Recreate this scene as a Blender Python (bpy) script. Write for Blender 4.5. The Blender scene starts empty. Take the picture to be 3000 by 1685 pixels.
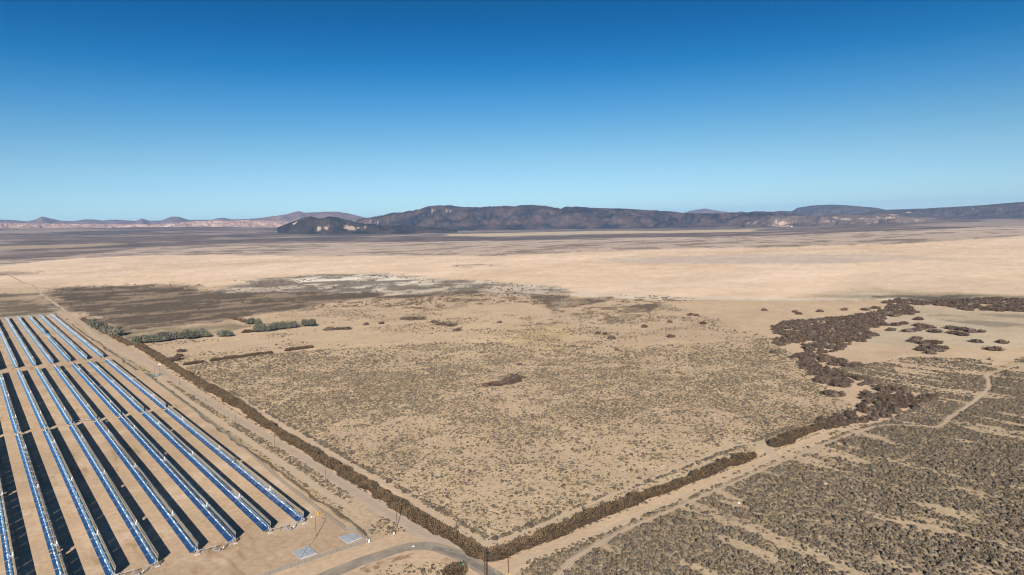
import bpy, math, random
import numpy as np
from mathutils import Matrix, Vector

rng = np.random.default_rng(7)
random.seed(7)
SC = bpy.context.scene
COL = SC.collection
rad = math.radians

# ------------------------------------------------------------------ camera
YAW, PITCH, ROLL = rad(38.31837), rad(5.23223), rad(-1.46048)
CAM = np.array([-124.93, -338.57, 149.6])
FOC = 2042.42                      # focal length for a 3000 px wide frame

def cam_axes():
    f = np.array([math.sin(YAW) * math.cos(PITCH), math.cos(YAW) * math.cos(PITCH), -math.sin(PITCH)])
    r = np.array([math.cos(YAW), -math.sin(YAW), 0.0])
    u = np.cross(r, f)
    return math.cos(ROLL) * r + math.sin(ROLL) * u, -math.sin(ROLL) * r + math.cos(ROLL) * u, f

AR, AU, AF = cam_axes()
cd = bpy.data.cameras.new('camera')
cam = bpy.data.objects.new('camera', cd)
COL.objects.link(cam)
cd.sensor_width = 36.0
cd.lens = 36.0 * FOC / 3000.0
cd.clip_start = 1.0
cd.clip_end = 120000.0
cam.matrix_world = Matrix(((AR[0], AU[0], -AF[0], CAM[0]), (AR[1], AU[1], -AF[1], CAM[1]),
                           (AR[2], AU[2], -AF[2], CAM[2]), (0, 0, 0, 1)))
SC.camera = cam

# ------------------------------------------------------------------ sky, sun, exposure
SUN_EL, SUN_AZ = rad(25.0), rad(216.5)          # azimuth clockwise from +Y
W = bpy.data.worlds.new('World')
SC.world = W
W.use_nodes = True
nt = W.node_tree
nt.nodes.clear()
out = nt.nodes.new('ShaderNodeOutputWorld')
bg = nt.nodes.new('ShaderNodeBackground')
sky = nt.nodes.new('ShaderNodeTexSky')
sky.sky_type = 'NISHITA'
sky.sun_disc = False
sky.sun_elevation = SUN_EL
sky.sun_rotation = SUN_AZ
sky.altitude = 700
sky.air_density = 1.0
sky.dust_density = 0.0
sky.ozone_density = 3.0
# deep, polarised-looking desert sky: the same tint curve all round, from horizon to zenith
tc = nt.nodes.new('ShaderNodeTexCoord')
sep = nt.nodes.new('ShaderNodeSeparateXYZ')
rmp = nt.nodes.new('ShaderNodeValToRGB')
mul = nt.nodes.new('ShaderNodeMix')
mul.data_type = 'RGBA'; mul.blend_type = 'MULTIPLY'; mul.inputs['Factor'].default_value = 1.0
cr = rmp.color_ramp
SKY_RAMP = [(0.0, (0.60, 0.79, 1.0)), (0.047, (0.56, 0.75, 0.93)), (0.085, (0.51, 0.70, 0.81)), (0.122, (0.38, 0.65, 0.77)),
            (0.167, (0.20, 0.555, 0.76)), (0.211, (0.05, 0.44, 0.69)), (0.256, (0.012, 0.34, 0.60)), (0.30, (0.0, 0.285, 0.50)), (0.40, (0.0, 0.29, 0.53)), (0.6, (0.01, 0.38, 0.64)), (1.0, (0.05, 0.38, 0.62))]
while len(cr.elements) < len(SKY_RAMP):
    cr.elements.new(0.5)
for e, (p, c) in zip(cr.elements, SKY_RAMP):
    e.position = p; e.color = (*c, 1)
nt.links.new(tc.outputs['Generated'], sep.inputs[0])
nt.links.new(sep.outputs['Z'], rmp.inputs[0])
nt.links.new(sky.outputs[0], mul.inputs['A'])
nt.links.new(rmp.outputs[0], mul.inputs['B'])
nt.links.new(mul.outputs['Result'], bg.inputs[0])
nt.links.new(bg.outputs[0], out.inputs[0])
bg.inputs[1].default_value = 0.055

sd = bpy.data.lights.new('sun', 'SUN')
sd.energy = 4.6
sd.angle = rad(0.53)
sd.color = (1.0, 0.93, 0.84)
so = bpy.data.objects.new('sun', sd)
COL.objects.link(so)
sv = Vector((math.sin(SUN_AZ) * math.cos(SUN_EL), math.cos(SUN_AZ) * math.cos(SUN_EL), math.sin(SUN_EL)))
so.rotation_euler = sv.to_track_quat('Z', 'Y').to_euler()
so.location = sv * 500

SC.view_settings.view_transform = 'Standard'
SC.view_settings.look = 'None'
SC.view_settings.exposure = 1.0
SC.view_settings.gamma = 1.0
SC.view_settings.use_curve_mapping = False
SC.render.engine = 'CYCLES'
SC.cycles.caustics_reflective = False
SC.cycles.caustics_refractive = False
SC.cycles.max_bounces = 5
SC.cycles.diffuse_bounces = 2
SC.cycles.glossy_bounces = 3
SC.cycles.transparent_max_bounces = 8
SC.cycles.volume_bounces = 0
SC.cycles.sample_clamp_indirect = 4.0
SC.cycles.filter_width = 1.1
SC.cycles.use_denoising = True

# ------------------------------------------------------------------ noise
def _hash(ix, iy, seed):
    h = (ix.astype(np.int64) * 374761393 + iy.astype(np.int64) * 668265263 + seed * 1442695041) & 0xffffffff
    h = ((h ^ (h >> 13)) * 1274126177) & 0xffffffff
    return ((h ^ (h >> 16)) & 0xffff) / 65535.0

def vnoise(x, y, seed=0):
    x = np.asarray(x, float); y = np.asarray(y, float)
    ix = np.floor(x); iy = np.floor(y)
    fx = x - ix; fy = y - iy
    fx = fx * fx * (3 - 2 * fx); fy = fy * fy * (3 - 2 * fy)
    a = _hash(ix, iy, seed); b = _hash(ix + 1, iy, seed)
    c = _hash(ix, iy + 1, seed); d = _hash(ix + 1, iy + 1, seed)
    return (a * (1 - fx) + b * fx) * (1 - fy) + (c * (1 - fx) + d * fx) * fy

def fbm(x, y, seed=0, octv=4, lac=2.03, gain=0.5):
    s = 0; a = 1; t = 0
    for o in range(octv):
        s = s + a * vnoise(x, y, seed + o * 17); t += a
        x = x * lac + 11.3; y = y * lac - 7.7; a *= gain
    return s / t                     # 0..1

# ------------------------------------------------------------------ terrain height
DM = 12000.0
_base = [(-600, 664), (0, 668), (300, 668), (600, 664), (830, 668), (1100, 674), (1500, 671), (2000, 666), (2300, 659), (2600, 650), (3000, 641), (3600, 630)]
def ray(x, y):
    return AF + AR * ((x - 1500) / FOC) - AU * ((y - 842.5) / FOC)
_ba = []
for x, y in _base:
    d = ray(x, y)
    _ba.append((math.atan2(d[0], d[1]), CAM[2] + DM * d[2] / math.hypot(d[0], d[1])))
_baz = np.array([a for a, _ in _ba]); _bz = np.array([z for _, z in _ba])

def terrain(x, y):
    dx = np.asarray(x, float) - CAM[0]; dy = np.asarray(y, float) - CAM[1]
    d = np.hypot(dx, dy); az = np.arctan2(dx, dy)
    zb = np.interp(az, _baz, _bz)
    behind = np.clip((np.abs(az - YAW) - 1.0) / 0.8, 0, 1)
    zb = zb * (1 - behind)
    s = np.clip((d - 4300) / (DM - 4300), 0, 1) ** 1.25
    return zb * s

def G(x, y, z=0.0):
    """ground point (3000 px photo coordinates) where the sight line meets the plain, z metres above it"""
    d = ray(x, y)
    if d[2] < -0.03:
        t = (z - CAM[2]) / d[2]
        p = CAM + t * d
        if math.hypot(p[0] - CAM[0], p[1] - CAM[1]) < 4300:
            return p
    t = 3500.0
    while t < 11900:
        p = CAM + t * d
        if p[2] <= float(terrain(p[0], p[1])) + z:
            return p
        t += 40.0
    return CAM + 11900 * d

def GF(x, y, z=0.0):                 # full-view coordinates (2576 px wide)
    return G(x * 1.16460, y * 1.16460, z)

# ------------------------------------------------------------------ helpers: objects
def link(o, parent=None):
    COL.objects.link(o)
    if parent is not None:
        o.parent = parent
    return o

def new_mesh(name, verts, faces, mats, smooth=False, midx=None):
    me = bpy.data.meshes.new(name)
    me.from_pydata([tuple(map(float, v)) for v in verts], [], [tuple(f) for f in faces])
    for m in (mats if isinstance(mats, (list, tuple)) else [mats]):
        me.materials.append(m)
    if midx is not None:
        me.polygons.foreach_set('material_index', np.array(midx, dtype=np.int32))
    if smooth:
        me.polygons.foreach_set('use_smooth', np.ones(len(me.polygons), dtype=bool))
    me.update()
    return me

def fast_mesh(name, V, F, mats, smooth=False):
    """V (n,3), F (m,3|4) numpy"""
    me = bpy.data.meshes.new(name)
    n, m, k = len(V), len(F), F.shape[1]
    me.vertices.add(n); me.loops.add(m * k); me.polygons.add(m)
    me.vertices.foreach_set('co', np.ascontiguousarray(V, dtype=np.float32).ravel())
    me.loops.foreach_set('vertex_index', np.ascontiguousarray(F, dtype=np.int32).ravel())
    me.polygons.foreach_set('loop_start', np.arange(0, m * k, k, dtype=np.int32))
    me.polygons.foreach_set('loop_total', np.full(m, k, dtype=np.int32))
    me.polygons.foreach_set('use_smooth', np.full(m, smooth))
    for mt in (mats if isinstance(mats, (list, tuple)) else [mats]):
        me.materials.append(mt)
    me.update(calc_edges=True)
    return me

def obj(name, me, parent=None, loc=(0, 0, 0), rot=(0, 0, 0)):
    o = bpy.data.objects.new(name, me)
    o.location = loc; o.rotation_euler = rot
    return link(o, parent)

def tag(o, label=None, cat=None, group=None, kind=None):
    if label: o['label'] = label
    if cat: o['category'] = cat
    if group: o['group'] = group
    if kind: o['kind'] = kind
    return o

def thing(name, label, cat, loc, group=None, rotz=0.0):
    o = bpy.data.objects.new(name, None)
    o.empty_display_size = 0.5
    o.location = loc; o.rotation_euler = (0, 0, rotz)
    link(o)
    return tag(o, label, cat, group)

class MB:
    def __init__(s):
        s.v = []; s.f = []; s.m = []
    def box(s, c, d, mi=0, rz=0.0, ry=0.0):
        b = len(s.v)
        cz, sz, cy, sy = math.cos(rz), math.sin(rz), math.cos(ry), math.sin(ry)
        for k in ((-1, -1, -1), (1, -1, -1), (1, 1, -1), (-1, 1, -1), (-1, -1, 1), (1, -1, 1), (1, 1, 1), (-1, 1, 1)):
            x, y, z = k[0] * d[0] / 2, k[1] * d[1] / 2, k[2] * d[2] / 2
            x, z = x * cy + z * sy, -x * sy + z * cy
            x, y = x * cz - y * sz, x * sz + y * cz
            s.v.append((c[0] + x, c[1] + y, c[2] + z))
        for q in ((0, 3, 2, 1), (4, 5, 6, 7), (0, 1, 5, 4), (1, 2, 6, 5), (2, 3, 7, 6), (3, 0, 4, 7)):
            s.f.append(tuple(b + i for i in q)); s.m.append(mi)
        return s
    def tube(s, pts, r0, r1=None, n=6, mi=0):
        r1 = r0 if r1 is None else r1
        pts = [Vector(p) for p in pts]
        b = len(s.v)
        L = len(pts)
        for i, p in enumerate(pts):
            t = (pts[min(i + 1, L - 1)] - pts[max(i - 1, 0)]).normalized()
            a = t.orthogonal().normalized() if abs(t.z) > 0.99 or abs(t.z) < 1e-6 else t.cross(Vector((0, 0, 1))).normalized()
            c = t.cross(a)
            r = r0 + (r1 - r0) * i / (L - 1)
            for k in range(n):
                w = 2 * math.pi * k / n
                s.v.append(tuple(p + (a * math.cos(w) + c * math.sin(w)) * r))
        for i in range(L - 1):
            for k in range(n):
                k2 = (k + 1) % n
                s.f.append((b + i * n + k, b + i * n + k2, b + (i + 1) * n + k2, b + (i + 1) * n + k)); s.m.append(mi)
        s.f.append(tuple(b + k for k in range(n))[::-1]); s.m.append(mi)
        s.f.append(tuple(b + (L - 1) * n + k for k in range(n))); s.m.append(mi)
        return s
    def build(s, name, mats, parent=None, loc=(0, 0, 0), rot=(0, 0, 0), smooth=False):
        return obj(name, s.mesh(name, mats, smooth), parent, loc, rot)
    def mesh(s, name, mats, smooth=False):
        return new_mesh(name, s.v, s.f, mats, smooth, s.m)

# ------------------------------------------------------------------ helpers: materials
def mat(name, col, rough=0.9, metal=0.0, noise=None, spec=0.2, rnd=None, bump=None):
    """noise=(scale, amount[, colour2]) varies the colour over the surface; rnd=(h, s, v) varies it from object to object"""
    m = bpy.data.materials.new(name)
    m.use_nodes = True
    n = m.node_tree; N = n.nodes
    p = N['Principled BSDF']
    p.inputs['Roughness'].default_value = rough
    p.inputs['Metallic'].default_value = metal
    p.inputs['Specular IOR Level'].default_value = spec
    p.inputs['Base Color'].default_value = (*col, 1)
    src = None
    tcx = N.new('ShaderNodeTexCoord')
    if noise:
        nz = N.new('ShaderNodeTexNoise'); nz.inputs['Scale'].default_value = noise[0]
        nz.inputs['Detail'].default_value = 5
        n.links.new(tcx.outputs['Object'], nz.inputs['Vector'])
        mx = N.new('ShaderNodeMix'); mx.data_type = 'RGBA'
        rp = N.new('ShaderNodeMapRange'); rp.inputs[1].default_value = 0.35; rp.inputs[2].default_value = 0.65
        n.links.new(nz.outputs[0], rp.inputs[0])
        n.links.new(rp.outputs[0], mx.inputs['Factor'])
        c2 = noise[2] if len(noise) > 2 else tuple(c * (1 - noise[1]) for c in col)
        mx.inputs['A'].default_value = (*col, 1); mx.inputs['B'].default_value = (*c2, 1)
        src = mx.outputs['Result']
    if rnd:
        oi = N.new('ShaderNodeObjectInfo')
        hs = N.new('ShaderNodeHueSaturation')
        if src is not None: n.links.new(src, hs.inputs['Color'])
        else: hs.inputs['Color'].default_value = (*col, 1)
        for key, amt, mid, mulv in (('Hue', rnd[0], 0.5, 1.0), ('Saturation', rnd[1], 1.0, 7.13), ('Value', rnd[2], 1.0, 13.7)):
            if not amt: continue
            fr = N.new('ShaderNodeMath'); fr.operation = 'MULTIPLY'; fr.inputs[1].default_value = mulv
            fc = N.new('ShaderNodeMath'); fc.operation = 'FRACT'
            mr = N.new('ShaderNodeMapRange'); mr.inputs[3].default_value = mid - amt; mr.inputs[4].default_value = mid + amt
            n.links.new(oi.outputs['Random'], fr.inputs[0]); n.links.new(fr.outputs[0], fc.inputs[0])
            n.links.new(fc.outputs[0], mr.inputs[0]); n.links.new(mr.outputs[0], hs.inputs[key])
        src = hs.outputs[0]
    if src is not None:
        n.links.new(src, p.inputs['Base Color'])
    if bump:
        bz = N.new('ShaderNodeTexNoise'); bz.inputs['Scale'].default_value = bump[0]; bz.inputs['Detail'].default_value = 6
        bp = N.new('ShaderNodeBump'); bp.inputs['Strength'].default_value = bump[1]; bp.inputs['Distance'].default_value = bump[2]
        n.links.new(tcx.outputs['Object'], bz.inputs['Vector'])
        n.links.new(bz.outputs[0], bp.inputs['Height']); n.links.new(bp.outputs[0], p.inputs['Normal'])
    return m

# real-world base colours, apart from the white of the bellows
SAND = np.array([0.515, 0.375, 0.245])
M_mirror = mat('mirror_glass', (0.82, 0.86, 0.90), rough=0.03, metal=1.0)
M_mback = mat('mirror_back', (0.46, 0.50, 0.47), rough=0.6, noise=(0.5, 0.25))
M_steel = mat('galvanised_steel', (0.42, 0.44, 0.44), rough=0.45, metal=0.5, noise=(1.5, 0.3))
M_tube = mat('receiver_glass', (0.62, 0.66, 0.70), rough=0.2, metal=0.5)
M_bellow = mat('bellow_glint_white', (0.90, 0.91, 0.92), rough=0.35, metal=0.0, spec=0.6)  # white put into the colour for the glint of concentrated sunlight
M_conc = mat('concrete', (0.44, 0.43, 0.40), rough=0.85, noise=(0.6, 0.25), bump=(3, 0.3, 0.02))
M_rust = mat('rusty_torque_frame', (0.20, 0.12, 0.075), rough=0.8, noise=(1.0, 0.4))
M_pipe = mat('pipe_cladding', (0.60, 0.61, 0.62), rough=0.35, metal=0.6, noise=(2, 0.2))
M_wood = mat('weathered_wood_pole', (0.135, 0.075, 0.042), rough=0.85, noise=(3.0, 0.45), spec=0.1)
M_wood_dk = mat('creosote_wood', (0.045, 0.038, 0.032), rough=0.8, noise=(3.0, 0.4), spec=0.1)
M_wood_or = mat('orange_wood', (0.17, 0.085, 0.045), rough=0.85, noise=(3.0, 0.4), spec=0.1)
M_white = mat('white_paint', (0.80, 0.80, 0.78), rough=0.5, noise=(2, 0.1))
M_yellow = mat('yellow_paint', (0.55, 0.36, 0.07), rough=0.5, noise=(2, 0.2))
M_orange = mat('orange_marker', (0.70, 0.28, 0.07), rough=0.6)
M_green = mat('green_sign_paint', (0.02, 0.33, 0.26), rough=0.4)
M_dark = mat('dark_metal', (0.05, 0.05, 0.055), rough=0.5, metal=0.4)
M_blue = mat('blue_tank_paint', (0.07, 0.17, 0.23), rough=0.5, noise=(1.5, 0.4))
M_grey = mat('grey_box_paint', (0.20, 0.22, 0.24), rough=0.6, noise=(1.5, 0.3))
M_sage = mat('sagebrush_foliage', (0.152, 0.119, 0.083), rough=1.0, noise=(2.2, 0.4, (0.070, 0.060, 0.048)), spec=0.02, rnd=(0.02, 0.25, 0.32))
M_straw = mat('dry_shrub_foliage', (0.31, 0.24, 0.135), rough=1.0, noise=(2.2, 0.4, (0.21, 0.165, 0.095)), spec=0.02, rnd=(0.015, 0.2, 0.25))
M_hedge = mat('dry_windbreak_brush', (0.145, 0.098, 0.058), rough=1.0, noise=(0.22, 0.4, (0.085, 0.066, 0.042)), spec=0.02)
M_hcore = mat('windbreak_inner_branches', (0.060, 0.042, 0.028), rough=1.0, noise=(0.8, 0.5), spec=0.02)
M_tam = mat('bare_tamarisk_twigs', (0.110, 0.079, 0.058), rough=1.0, noise=(0.35, 0.4, (0.068, 0.051, 0.040)), spec=0.02, rnd=(0.012, 0.2, 0.22))
M_leaf = mat('grey_green_leaves', (0.125, 0.122, 0.092), rough=0.9, noise=(0.5, 0.4, (0.062, 0.062, 0.046)), spec=0.05, rnd=(0.01, 0.25, 0.2))
M_bark = mat('grey_bark', (0.12, 0.09, 0.06), rough=0.95, noise=(3, 0.4))
M_tumble = mat('piled_tumbleweed', (0.17, 0.125, 0.085), rough=1.0, noise=(0.8, 0.4, (0.11, 0.085, 0.062)), spec=0.02)

def fence_mat():
    m = bpy.data.materials.new('chain_link_wire'); m.use_nodes = True
    n = m.node_tree; N = n.nodes; N.clear()
    o = N.new('ShaderNodeOutputMaterial'); mx = N.new('ShaderNodeMixShader')
    t = N.new('ShaderNodeBsdfTransparent'); d = N.new('ShaderNodeBsdfDiffuse')
    d.inputs[0].default_value = (0.25, 0.24, 0.22, 1)
    mx.inputs[0].default_value = 0.30
    n.links.new(t.outputs[0], mx.inputs[1]); n.links.new(d.outputs[0], mx.inputs[2]); n.links.new(mx.outputs[0], o.inputs[0])
    return m
M_fence = fence_mat()

# ------------------------------------------------------------------ ground sheet
def pip(X, Y, poly):
    """points inside polygon (world)"""
    P = np.array([(p[0], p[1]) for p in poly])
    r = np.zeros(X.shape, bool)
    bb = (X >= P[:, 0].min()) & (X <= P[:, 0].max()) & (Y >= P[:, 1].min()) & (Y <= P[:, 1].max())
    x = X[bb]; y = Y[bb]
    ins = np.zeros(x.shape, bool)
    j = len(P) - 1
    for i in range(len(P)):
        xi, yi, xj, yj = P[i, 0], P[i, 1], P[j, 0], P[j, 1]
        if yi != yj:
            c = ((yi > y) != (yj > y)) & (x < (xj - xi) * (y - yi) / (yj - yi) + xi)
            ins ^= c
        j = i
    r[bb] = ins
    return r

def soft(X, Y, poly, amp=0.02, seed=0, n=3, scl=0.05):
    """soft irregular membership 0..1; edges wander by amp x distance"""
    P = np.array([(p[0], p[1]) for p in poly])
    shp = X.shape
    X = X.ravel(); Y = Y.ravel()
    dmax = np.hypot(P[:, 0] - CAM[0], P[:, 1] - CAM[1]).max()
    mg = amp * dmax * 12 + 5
    near = (X > P[:, 0].min() - mg) & (X < P[:, 0].max() + mg) & (Y > P[:, 1].min() - mg) & (Y < P[:, 1].max() + mg)
    out = np.zeros(X.shape)
    x = X[near]; y = Y[near]
    d = np.hypot(x - CAM[0], y - CAM[1])
    acc = np.zeros(x.shape)
    L = scl * 3000 if amp < 0.008 and dmax < 1500 else max(40.0, 0.075 * np.median(np.hypot(P[:, 0] - CAM[0], P[:, 1] - CAM[1])))
    amp = amp * (1.0 if dmax < 1500 else 2.6)
    for k in range(n):
        f = 1.0 + 2.3 * k
        wx = (fbm(x / L * f, y / L * f, seed + 31 * k, 4) - 0.5) * 2
        wy = (fbm(x / L * f + 50, y / L * f + 9, seed + 31 * k + 5, 3) - 0.5) * 2
        a = amp * d * (1.2 - 0.3 * k) * np.clip(d / 1500, 0.25, 2.2)
        acc += pip(x + wx * a, y + wy * a, poly)
    out[near] = acc / n
    return out.reshape(shp)

def PF(*pts):                         # polygon in full-view coordinates
    return [GF(x, y) for x, y in pts]

def PA(*pts):                         # left half of the middle distance
    return [G(x / 1.7173, 640 + y / 1.7173) for x, y in pts]

def PB(*pts):                         # right half of the middle distance
    return [G(1500 + x / 1.7173, 640 + y / 1.7173) for x, y in pts]

SOLAR = [(-400, -42), (18, -42), (18, 1236), (-400, 1250)]
Z = dict(
    playa=PA((-250, 262), (0, 240), (350, 200), (700, 190), (1100, 182), (1800, 188)) + PB((0, 187), (700, 157), (1300, 146), (1950, 126), (2576, 90), (2900, 75), (2900, 405), (2576, 388), (2200, 375), (1800, 356), (1600, 385), (1300, 402), (900, 400), (700, 385), (500, 395), (320, 378), (100, 345), (0, 325)) + PA((2300, 310), (1950, 290), (1600, 290), (1350, 302), (1240, 330), (1080, 345), (800, 335), (400, 340), (200, 345), (0, 350), (-250, 355)),
    mottled=PA((-250, 222), (0, 212), (300, 195), (700, 150), (1300, 130), (1800, 120), (2576, 112)) + PB((700, 95), (1300, 88), (1700, 70), (2100, 55), (2576, 38), (2900, 25), (2900, 78), (2576, 92), (1950, 128), (1300, 149), (700, 160), (0, 190)) + PA((1800, 192), (1100, 186), (700, 194), (350, 205), (0, 245), (-250, 268)),
    salt=PA((1000, 380), (1180, 345), (1340, 300), (1600, 284), (1900, 280), (2120, 298), (2576, 325)) + PB((180, 345), (330, 372), (100, 385)) + PA((2576, 385), (2400, 372), (2250, 385), (1930, 378), (1500, 374), (1250, 370)),
    salt2=PB((280, 372), (900, 398), (1500, 398), (1750, 402), (1750, 412), (1200, 412), (700, 408), (300, 392)),
    salt3=PB((1640, 372), (1780, 368), (1950, 385), (2576, 408), (2576, 420), (2000, 420), (1850, 410), (1650, 402)),
    salt4=PB((2020, 430), (2200, 460), (2576, 470), (2900, 480), (2900, 660), (2400, 650), (2100, 640), (1800, 640), (1750, 600), (1900, 560), (1850, 500)),
    brushA=PA((225, 385), (290, 345), (500, 340), (830, 335), (960, 340), (1080, 380), (1250, 368), (1500, 368), (1935, 374), (1900, 395), (1700, 425), (1550, 448), (1250, 492), (1150, 520), (900, 532), (700, 562), (620, 560), (540, 530), (480, 500), (400, 468), (330, 455), (270, 430)),
    brushB=PA((-250, 385), (0, 378), (190, 380), (250, 420), (300, 462), (250, 488), (-250, 500)),
    brushC=PA((600, 570), (700, 562), (1150, 522), (1250, 545), (1100, 580), (900, 590), (700, 610), (640, 605)),
    brushD=PA((1880, 396), (2050, 382), (2250, 372), (2395, 362), (2410, 376), (2250, 392), (2100, 400), (1900, 408)),
    brushE=PB((90, 380), (300, 388), (310, 402), (500, 394), (520, 405), (400, 430), (180, 460), (180, 440), (90, 415)),
    brushE2=PB((520, 470), (600, 440), (740, 425), (760, 440), (700, 470), (560, 480)),
    brushF=PA((-250, 278), (0, 272), (130, 265), (190, 270), (100, 285), (-250, 290)),
    darkN=PB((1420, 388), (1560, 378), (1750, 358), (1850, 354), (2000, 362), (2250, 378), (2576, 392), (2900, 400), (2900, 425), (2500, 420), (2100, 425), (1950, 400), (1750, 402)),
    scrubN=PF((2380, 790), (2700, 780), (2700, 830), (2450, 815)),
    brushG=PA((370, 480), (560, 530), (720, 590), (690, 625), (560, 600), (440, 540)),
    spk1=PA((1500, 462), (1750, 418), (1950, 400), (2250, 395), (2400, 372), (2650, 385), (2620, 420), (2300, 440), (2180, 468), (2050, 460), (1900, 440), (1700, 452)),
    spk2=PB((-60, 400), (120, 400), (420, 420), (700, 392), (910, 402), (800, 440), (740, 470), (600, 505), (440, 535), (250, 525), (150, 560), (-50, 590), (-60, 540), (230, 500), (180, 455)),
    blot1=PA((2000, 500), (2080, 490), (2150, 494), (2150, 505), (2060, 516)),
    blot2=PA((2150, 518), (2280, 512), (2340, 525), (2280, 546), (2180, 538)),
    blot3=PB((420, 512), (520, 490), (620, 495), (560, 525), (450, 530)),
    shore=PB((1980, 360), (2300, 375), (2900, 392), (2900, 402), (2300, 385)),
    streakN=PB((2050, 490), (2350, 470), (2900, 480), (2900, 560), (2400, 545), (2200, 520)),
    green1=PF((1290, 850), (1350, 832), (1430, 838), (1400, 862), (1330, 866)),
    orange=PF((1280, 830), (1420, 815), (1450, 850), (1380, 900), (1260, 880)),
    strip1=PF((1120, 589), (1500, 581), (1900, 577), (1900, 583), (1500, 588), (1250, 595), (1120, 593)),
    strip2=PF((-150, 622), (100, 618), (260, 612), (330, 614), (180, 624), (-150, 632)),
    strip3=PF((2250, 585), (2700, 565), (2700, 571), (2400, 585)),
    greyp=PF((1500, 650), (1900, 640), (2300, 640), (2400, 655), (2000, 665), (1700, 662), (1550, 660)),
    darkspk=PF((1120, 668), (1220, 664), (1260, 669), (1180, 674)),
    slope1=PF((-150, 590), (60, 588), (200, 583), (340, 577), (200, 576), (-150, 580)),
    pinkf=PF((2280, 566), (2480, 556), (2700, 550), (2700, 566), (2400, 572)),
)
Zs = dict(   # shrub fields (density of real plants)
    mid=PF((440, 930), (560, 905), (700, 888), (1000, 868), (1290, 862), (1500, 872), (1700, 868), (1940, 850), (1990, 895), (2030, 930), (2080, 990), (2160, 1020), (2050, 1090), (1920, 1130),
           (1700, 1215), (1270, 1375), (1190, 1362), (1080, 1285), (960, 1205), (640, 1010)),
    right=PF((1300, 1440), (1420, 1385), (1560, 1325), (1800, 1224), (2000, 1142), (2130, 1085), (2240, 1056), (2340, 1052), (2430, 998), (2468, 960), (2462, 938), (2520, 918), (2640, 880), (3100, 900), (3100, 1700), (1100, 1700)),
    right2=PF((2080, 930), (2300, 898), (2500, 905), (2510, 965), (2440, 1020), (2350, 1075), (2225, 1072), (2250, 1050), (2340, 1000), (2200, 965)),
    rstrip=PF((1290, 1420), (1500, 1340), (1800, 1210), (1945, 1150), (2130, 1070), (2230, 1062), (2090, 1108), (1800, 1230), (1500, 1360), (1380, 1430)),
    farmid=PF((1300, 800), (1700, 770), (1930, 850), (1500, 870), (1280, 855)),
    farleft=PF((600, 800), (820, 770), (1120, 770), (1300, 790), (1290, 855), (1000, 860), (700, 880)),
    thin=PF((340, 860), (600, 852), (700, 878), (440, 920)),
    corner=PF((930, 1470), (960, 1425), (1080, 1412), (1170, 1425), (1165, 1470)),
    nwA=PF((140, 762), (600, 740), (960, 742), (800, 778), (540, 800), (250, 808)),
)
LANE = [(19.5, -38), (40, -30), (38, 40), (41, 110), (36, 300), (31, 440), (21, 640), (20, 430), (20, 200)]

def bare_strips(X, Y):
    """elongated bare patches that run across the right-hand scrub"""
    a = G(2351.6, 1507.5); b = G(2543.7, 1573.9)
    v = (b - a)[:2]; v = v / np.linalg.norm(v)
    u = X * v[0] + Y * v[1]; w = -X * v[1] + Y * v[0]
    n1 = fbm(u / 40 + 3, w / 7.5, 401, 4)
    n2 = fbm(X / 60, Y / 60, 77, 3)
    return n1 * 0.70 + n2 * 0.30

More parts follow.
